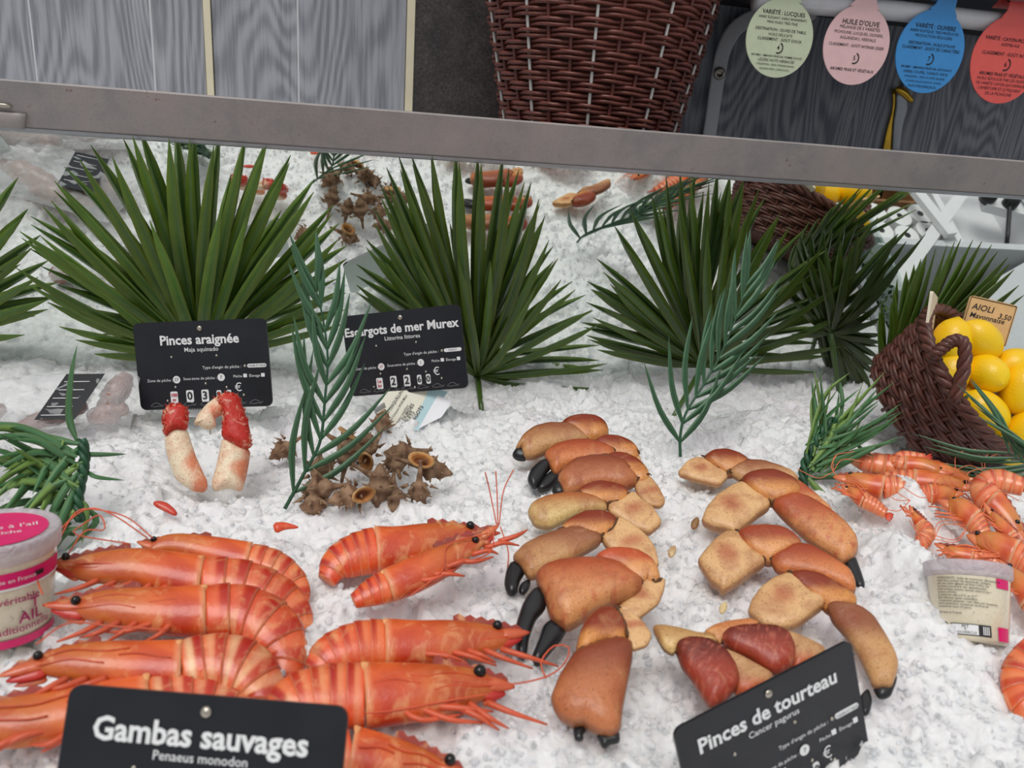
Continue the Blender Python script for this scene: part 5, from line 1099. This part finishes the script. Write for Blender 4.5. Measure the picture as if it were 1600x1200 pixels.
# ------------------------------------------------------------------ murex shells
def murex_mesh(seed):
    rg = np.random.default_rng(seed); n = 22; m = 30; rings = []; col = []
    for i in range(m):
        u = i / (m - 1); z = -.9 + 1.9 * u                     # canal at -0.9, spire at +1
        if u < .38: r = .055 + .06 * (u / .38) ** 2
        else:
            v = (u - .38) / .62; r = .46 * math.sin(min(1, v * 2.6) * math.pi / 2) * (1 - v) ** .75 * (1 + .12 * math.sin(v * 20)) + .02
        th = np.arange(n) / n * 2 * math.pi; rr = r * (1 + .16 * np.abs(np.cos(th * 3 + u * 4)) ** 4 + .04 * rg.normal(size=n))
        rings.append(np.stack([rr * np.cos(th), rr * np.sin(th), np.full(n, z)], 1))
        col.append(np.tile(mixc(srgb(158, 126, 98), srgb(118, 86, 62), .5 + .5 * math.sin(u * 26)), (n, 1)))
    V, Fc = rings_mesh(rings); col = np.vstack(col + [np.array([srgb(150, 116, 90)] * 2)])
    sp = []
    for w_ in range(3):
        for k_ in range(6):
            a = k_ * 1.05 + w_ * .3; z = .02 + w_ * .30; r = .44 * (1 - w_ * .28); d = np.array([math.cos(a), math.sin(a), .35]); b = np.array([r * math.cos(a), r * math.sin(a), z]); sp.append(tube([b - d * .05, b + d * .26 * (1 - .22 * w_)], [.075, .008], 5))
    S, Sf = cat_mesh(sp)
    # mouth: flared lip with a dark hollow
    th = np.arange(16) / 16 * 2 * math.pi; P0 = np.stack([.42 + .0 * th, .17 * np.cos(th), -.08 + .30 * np.sin(th)], 1); P1 = np.stack([.52 + .05 * np.cos(th), .27 * np.cos(th), -.08 + .42 * np.sin(th)], 1); P2 = np.stack([.30 + 0 * th, .10 * np.cos(th), -.08 + .20 * np.sin(th)], 1)
    L, Lf = rings_mesh([P1 - np.array([.14, 0, 0]) * .9, P1, P0, P2], False, True)
    return (V, Fc, col), (S, Sf), (L, Lf)
PROT = [murex_mesh(s) for s in (1, 2, 3)]
MUR = [(450, 697, 'brown spiny whelk lying alone at the left of the pile', (-.75, .1, -.6), .021, .2), (660, 728, 'spiny whelk with an open orange mouth at the right of the pile', (.9, -.2, -.2), .026, 1.0), (595, 668, 'whelk half hidden below the paper tag', (.2, .8, .5), .022, .3)]
rgm = np.random.default_rng(77)
ML = ['whelk under the tip of the feathery sprig', 'whelk at the top centre of the pile', 'whelk lying left of the wide-mouthed whelk', 'whelk at the front left of the pile by the sprig stalk', 'whelk at the front centre of the pile', 'whelk at the front right of the pile', 'whelk in the very middle of the pile', 'whelk wedged behind the sprig stalk', 'whelk near the back left of the pile', 'whelk beneath the wide-mouthed whelk', 'whelk low down in the centre of the pile', 'whelk on the near left corner of the pile', 'whelk resting on the right shoulder of the pile']
MP = [(540, 722), (575, 705), (620, 728), (510, 762), (555, 772), (615, 768), (585, 745), (500, 735), (535, 695), (655, 758), (590, 778), (490, 780), (640, 705)]
for (x, y), lab in zip(MP, ML): MUR.append((x, y, 'brown spiny ' + lab, tuple(rgm.normal(size=3)), rgm.uniform(.022, .027), rgm.uniform(0, 6)))
for i, (x, y, lab, ax, s, roll) in enumerate(MUR):
    (V, Fc, col), (S, Sf), (L, Lf) = PROT[i % 3]; ax = nz(ax)
    s = s * 1.2
    if i == 1: ux = nz(C - W(x, y)) * .8 + np.array([.3, 0, .3])
    else: ux = rgm.normal(size=3) if i > 2 else nz(C - W(x, y))
    ux = nz(ux - (ux @ ax) * ax); B = np.stack([ux, np.cross(ax, ux), ax], 1); c = W(x, y, .012 + (.008 if i in (6, 7, 4, 1) else 0))
    g = thing('murex_shell', lab, 'shell', c, 'pile of spiny murex shells'); f = lambda A: A @ B.T * s + c
    mesh_obj('whorl', f(V), Fc, MAT['murex'], g, True, col=col * (.8 + .35 * rgm.random()))
    mesh_obj('spines', f(S), Sf, MAT['murex'], g, True, col=np.tile(srgb(150, 120, 92), (len(S), 1)))
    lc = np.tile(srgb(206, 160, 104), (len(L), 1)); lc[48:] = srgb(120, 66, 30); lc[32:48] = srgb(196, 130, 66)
    if i in (1, 4, 7, 11): mesh_obj('mouth', f(L), Lf, MAT['murex'], g, True, col=lc)

# ------------------------------------------------------------------ paper tags
tp = Plane(W(640, 672, .004), nz(np.array([-.1, -.75, .66])))
def quad(name, pl, P4, mat, par, h=0.0, th_=.0006):
    A = np.array([pl(*p, h) for p in P4]); B = A - pl.n * th_; return mesh_obj(name, np.vstack([A, B]), [(0, 1, 2, 3), (7, 6, 5, 4), (0, 4, 5, 1), (1, 5, 6, 2), (2, 6, 7, 3), (3, 7, 4, 0)], mat, par, False)
pg = thing('paper_tag', 'printed paper tag reading Palourdes Violets Escargots under its card', 'label', tp(632, 680))
quad('sheet', tp, [(603, 612), (690, 606), (640, 682), (586, 655)], MAT['paper'], pg); quad('blue_edge', tp, [(672, 606), (700, 612), (650, 678), (637, 680)], MAT['paper_blue'], pg, .0006)
quad('curled_corner', tp, [(684, 618), (706, 628), (690, 652), (654, 670)], MAT['paper_white'], pg, .001); quad('lower_sheet', tp, [(582, 632), (600, 622), (640, 684), (612, 684)], MAT['paper_white'], pg, -.0012)
ex_ = nz(tp(672, 600) - tp(632, 665)); ey_ = nz(np.cross(tp.n, ex_))
for s_, px, py, sz in (('EARL MIDI COQUILLAGES', 612, 636, .0052), ('Z.A. des Conques 34140 Mèze', 620, 642, .0036), ('Producteur expéditeur', 627, 650, .0034), ('PALOURDES', 634, 650, .0062), ('VIOLETS', 638, 656, .0062), ('ESCARGOTS', 648, 654, .0064)):
    text(s_, sz, flat(tp(px, py, .0008), ex_, ey_, .0006), MAT['ink_black'], pg, bold=.008)
for i in range(9): quad('bar_code_line', tp, [(584 + i * 1.9, 638 - i * 1.1), (585.2 + i * 1.9, 638 - i * 1.1), (587.5 + i * 1.9, 646 - i * 1.1), (586 + i * 1.9, 646 - i * 1.1)], MAT['ink_black'], pg, .0008, .0002)
wp = Plane(W(316, 655, .008), nz(np.array([0, -.85, .5]))); wg = thing('paper_tag', 'small white tag with a bar code behind the spider crab claws', 'label', wp(316, 655))
quad('sheet', wp, [(285, 624), (345, 622), (345, 650), (284, 652)], MAT['paper_white'], wg)
for i in range(11): quad('bar_code_line', wp, [(294 + i * 4, 630), (295.6 + i * 4, 630), (295.6 + i * 4, 640), (294 + i * 4, 640)], MAT['ink_black'], wg, .0008, .0002)

# ------------------------------------------------------------------ vacuum packs
def pack(label, c, ex, ey, w, h, seed, lumps):
    rg = np.random.default_rng(seed); c = np.asarray(c, float); ex = nz(ex); ey = nz(np.asarray(ey) - (np.asarray(ey) @ ex) * ex); n = nz(np.cross(ex, ey))
    g = thing('vacuum_pack', label, 'package', c - n * .012, 'clear packs at the left end of the ice')
    for k_, (u, v, a, L_, r) in enumerate(lumps):
        p = c + ex * u * w + ey * v * h; d = nz(ex * math.cos(a) + ey * math.sin(a)); m = 14; P = [p + d * L_ * (i / (m - 1) - .5) for i in range(m)]; rr = [r * (.25 + .75 * math.sin((i + .5) / m * math.pi) ** .5) * (1 + .12 * rg.normal()) for i in range(m)]
        V, Fc = tube(P, rr, 12); mesh_obj('meat', V, Fc, MAT['meat'], g)
    N = 22; U, Vv = np.meshgrid(np.linspace(-1, 1, N), np.linspace(-1, 1, N)); hgt = .020 * (1 - U ** 4) ** .6 * (1 - Vv ** 4) ** .6
    hgt = hgt + .0035 * rg.normal(size=hgt.shape) * (1 - U ** 6) * (1 - Vv ** 6); top = c + U[..., None] * ex * w / 2 * 1.0 + Vv[..., None] * ey * h / 2 + (hgt + .001)[..., None] * n
    Fc = [(j*N+i, j*N+i+1, (j+1)*N+i+1, (j+1)*N+i) for j in range(N-1) for i in range(N-1)]
    mesh_obj('film', top.reshape(-1, 3), Fc, MAT['film'], g)
    A = [c + ex * (u * w) + ey * (v * h) + n * .0235 for u, v in ((-.02, -.32), (.22, -.36), (.34, .30), (.10, .34))]
    mesh_obj('black_label', np.array(A), [(0, 1, 2, 3)], MAT['slate'], g, False)
    for k_ in range(5):
        a0 = np.array(A[0]) * (1 - (k_ + .5) / 5.5) + np.array(A[3]) * ((k_ + .5) / 5.5); a1 = np.array(A[1]) * (1 - (k_ + .5) / 5.5) + np.array(A[2]) * ((k_ + .5) / 5.5)
        mesh_obj('label_line', *tube([a0 * .9 + a1 * .1 + n * .0004, a0 * .25 + a1 * .75 + n * .0004], .0006, 4), MAT['ink_white'], g)
    return g
p = W(85, 640, .02); pack('clear vacuum pack with black label at the left behind the grass', p, [.96, -.1, .12], [0, .8, .6], .17, .085, 1, [(.36, .18, 1.2, .05, .013), (.34, -.12, .2, .04, .012), (-.42, 0, .4, .04, .011), (.0, -.1, .3, .07, .010)])
p = np.array([-.40, .70, .03]); pack('clear vacuum pack at the left end seen in the mirror', p, [.9, .3, .0], [-.3, .9, .2], .20, .13, 2, [(-.2, .1, .2, .10, .016), (.2, -.2, .3, .09, .015), (.1, .25, -.2, .09, .014)])
p = np.array([-.43, .60, .03]); pack('second clear vacuum pack further along seen in the mirror', p, [.95, -.1, .0], [.1, .9, .2], .22, .11, 3, [(-.2, .1, .2, .11, .018), (.15, -.1, .1, .12, .018)])
p = np.array([-.58, .78, .03]); pack('vacuum pack in the left corner by the mirror', p, [.9, .2, .0], [-.2, .9, .2], .20, .12, 4, [(-.2, .1, .2, .10, .016), (.2, -.2, .3, .09, .015)])

# ------------------------------------------------------------------ beyond the right end of the counter (seen in the mirror)
rgh = np.random.default_rng(5); hv = []; hf = []; n0 = 0
for i in range(1500):
    p = np.array([rgh.uniform(.912, .945), rgh.uniform(.30, .98), rgh.uniform(-.10, .012)]); d = nz(rgh.normal(size=3) + np.array([0, 0, .6])); s_ = nz(np.cross(d, rgh.normal(size=3))); L_ = rgh.uniform(.008, .014)
    hv += [p, p + d * L_ * .5 + s_ * L_ * .28, p + d * L_, p + d * L_ * .5 - s_ * L_ * .28]; hf.append((n0, n0 + 1, n0 + 2, n0 + 3)); n0 += 4
tag(mesh_obj('boxwood_garland', np.array(hv), hf, MAT['hedge'], None, False), 'strip of artificial boxwood along the right end of the counter', 'garland', kind='stuff')
tag(mesh_obj('glass_screen', *abox(.952, .958, .32, .98, -.14, .02), MAT['glass_edge'], None, False), 'low green-edged glass screen outside the boxwood strip', 'screen')
RISER = abox(1.0, 1.17, .565, .68, -.11, -.098)
sh = thing('white_shelf', 'white shelving with till rolls right of the counter seen in the mirror', 'shelf', (1.25, .55, -.9))
mesh_obj('side_panel', *abox(.985, 1.0, .28, .70, -.9, -.02), MAT['white'], sh, False); mesh_obj('back_panel', *abox(.985, 1.75, .68, .695, -.9, -.02), MAT['offwhite'], sh, False)
mesh_obj('shelf_board', *abox(1.0, 1.75, .28, .68, -.22, -.205), MAT['offwhite'], sh, False); mesh_obj('top_rail', *abox(.985, 1.75, .45, .468, -.04, -.02), MAT['white'], sh, False)
for x in (1.17, 1.40): mesh_obj('divider', *abox(x, x + .015, .28, .68, -.205, -.02), MAT['white'], sh, False)
mesh_obj('shelf_board', *abox(1.18, 1.40, .28, .68, -.11, -.098), MAT['white'], sh, False)
mesh_obj('shelf_board', *RISER, MAT['white'], sh, False)
cb_ = thing('cardboard_box', 'open brown cardboard box on the white shelf', 'box', (1.08, .50, -.205))
for nm, a in (('base', (1.01, 1.16, .34, .55, -.204, -.200)), ('flap', (1.01, 1.016, .34, .55, -.2, -.05)), ('flap', (1.154, 1.16, .34, .55, -.2, -.05)), ('flap', (1.01, 1.16, .544, .55, -.2, -.05)), ('flap', (1.01, 1.16, .34, .346, -.2, -.05))): mesh_obj(nm, *abox(*a), MAT['cardboard'], cb_, False)
RL = ['front', 'second', 'third', 'middle', 'fifth', 'rear']
for i, (x, y) in enumerate(((1.030, .64), (1.085, .65), (1.14, .635), (1.035, .592), (1.09, .598), (1.142, .588))):
    b = np.array([x, y, -.0975]); r_ = thing('till_roll', f'white till roll on the shelf seen in the mirror, {RL[i]} of the group', 'paper roll', b, 'till rolls on the white shelf')
    mesh_obj('paper', *lathe([(.006, 0), (.026, 0), (.026, .056), (.006, .056)], 28, b), MAT['roll'], r_, False); mesh_obj('core', *lathe([(.007, .002), (.007, .0565)], 14, b), MAT['black_rubber'], r_, False)
def RM(px, py, z):                                  # where the mirror shows a pixel, at height z
    r = ray(px, py); q = C + (MK - MN @ C) / (MN @ r) * r; r2 = r - 2 * (r @ MN) * MN; return q + (z - q[2]) / r2[2] * r2
def bar(a, b, w, t_=.012):
    d = nz(b - a); sd = nz(np.cross(d, UP)); up_ = np.cross(sd, d); return box((a + b) / 2, (b - a) / 2, sd * w / 2, up_ * t_ / 2)
for a_, b_ in (((1420, 285), (1486, 368)), ((1515, 285), (1395, 452)), ((1345, 285), (1300, 330)), ((1600, 300), (1660, 380))):
    zb_ = -.008 - .0135 * (a_[0] == 1515); mesh_obj('cross_brace', *bar(RM(*a_, zb_), RM(*b_, zb_), .024), MAT['white'], sh, False)
pa, pb = RM(1535, 312, -.03), RM(1600, 330, -.03)
ps = thing('power_strip', 'white power strip with black plugs on the shelf seen in the mirror', 'power strip', pa); mesh_obj('body', *bar(pa, pb, .05, .02), MAT['white'], ps, False)
for q in (RM(1545, 308, -.015), RM(1578, 318, -.015)): mesh_obj('plug', *lathe([(.014, -.012), (.016, .0), (.013, .016), (.004, .020)], 16, q), MAT['black_rubber'], ps)
mesh_obj('cable', *tube([RM(1578, 322, -.012), RM(1576, 345, -.02), RM(1574, 372, -.03), RM(1570, 400, -.06)], .0045, 7, m=20), MAT['black_rubber'], ps)
mesh_obj('cable', *tube([(1.06, .45, -.15), (1.10, .50, -.045), (1.05, .52, -.05), (1.12, .46, -.045), (1.14, .50, -.15)], .003, 6, m=24), MAT['black_rubber'], ps)
wc = thing('white_counter', 'white laminate counter at the far right behind the lemons', 'counter', (1.3, .9, -.9)); V = np.array([[.93, 1.02, 0], [1.04, .86, 0], [1.36, .70, 0], [1.9, .70, 0], [1.9, 1.05, 0], [.93, 1.05, 0]], float)
top = V + np.array([0, 0, -.012]); bot = V + np.array([0, 0, -.9]); m = len(V)
mesh_obj('top', np.vstack([top, bot]), [tuple(range(m)), tuple(range(2*m-1, m-1, -1))] + [(i, i+m, (i+1) % m+m, (i+1) % m) for i in range(m)], MAT['offwhite'], wc, False)

bake_texts()
print('objects', len(bpy.data.objects))
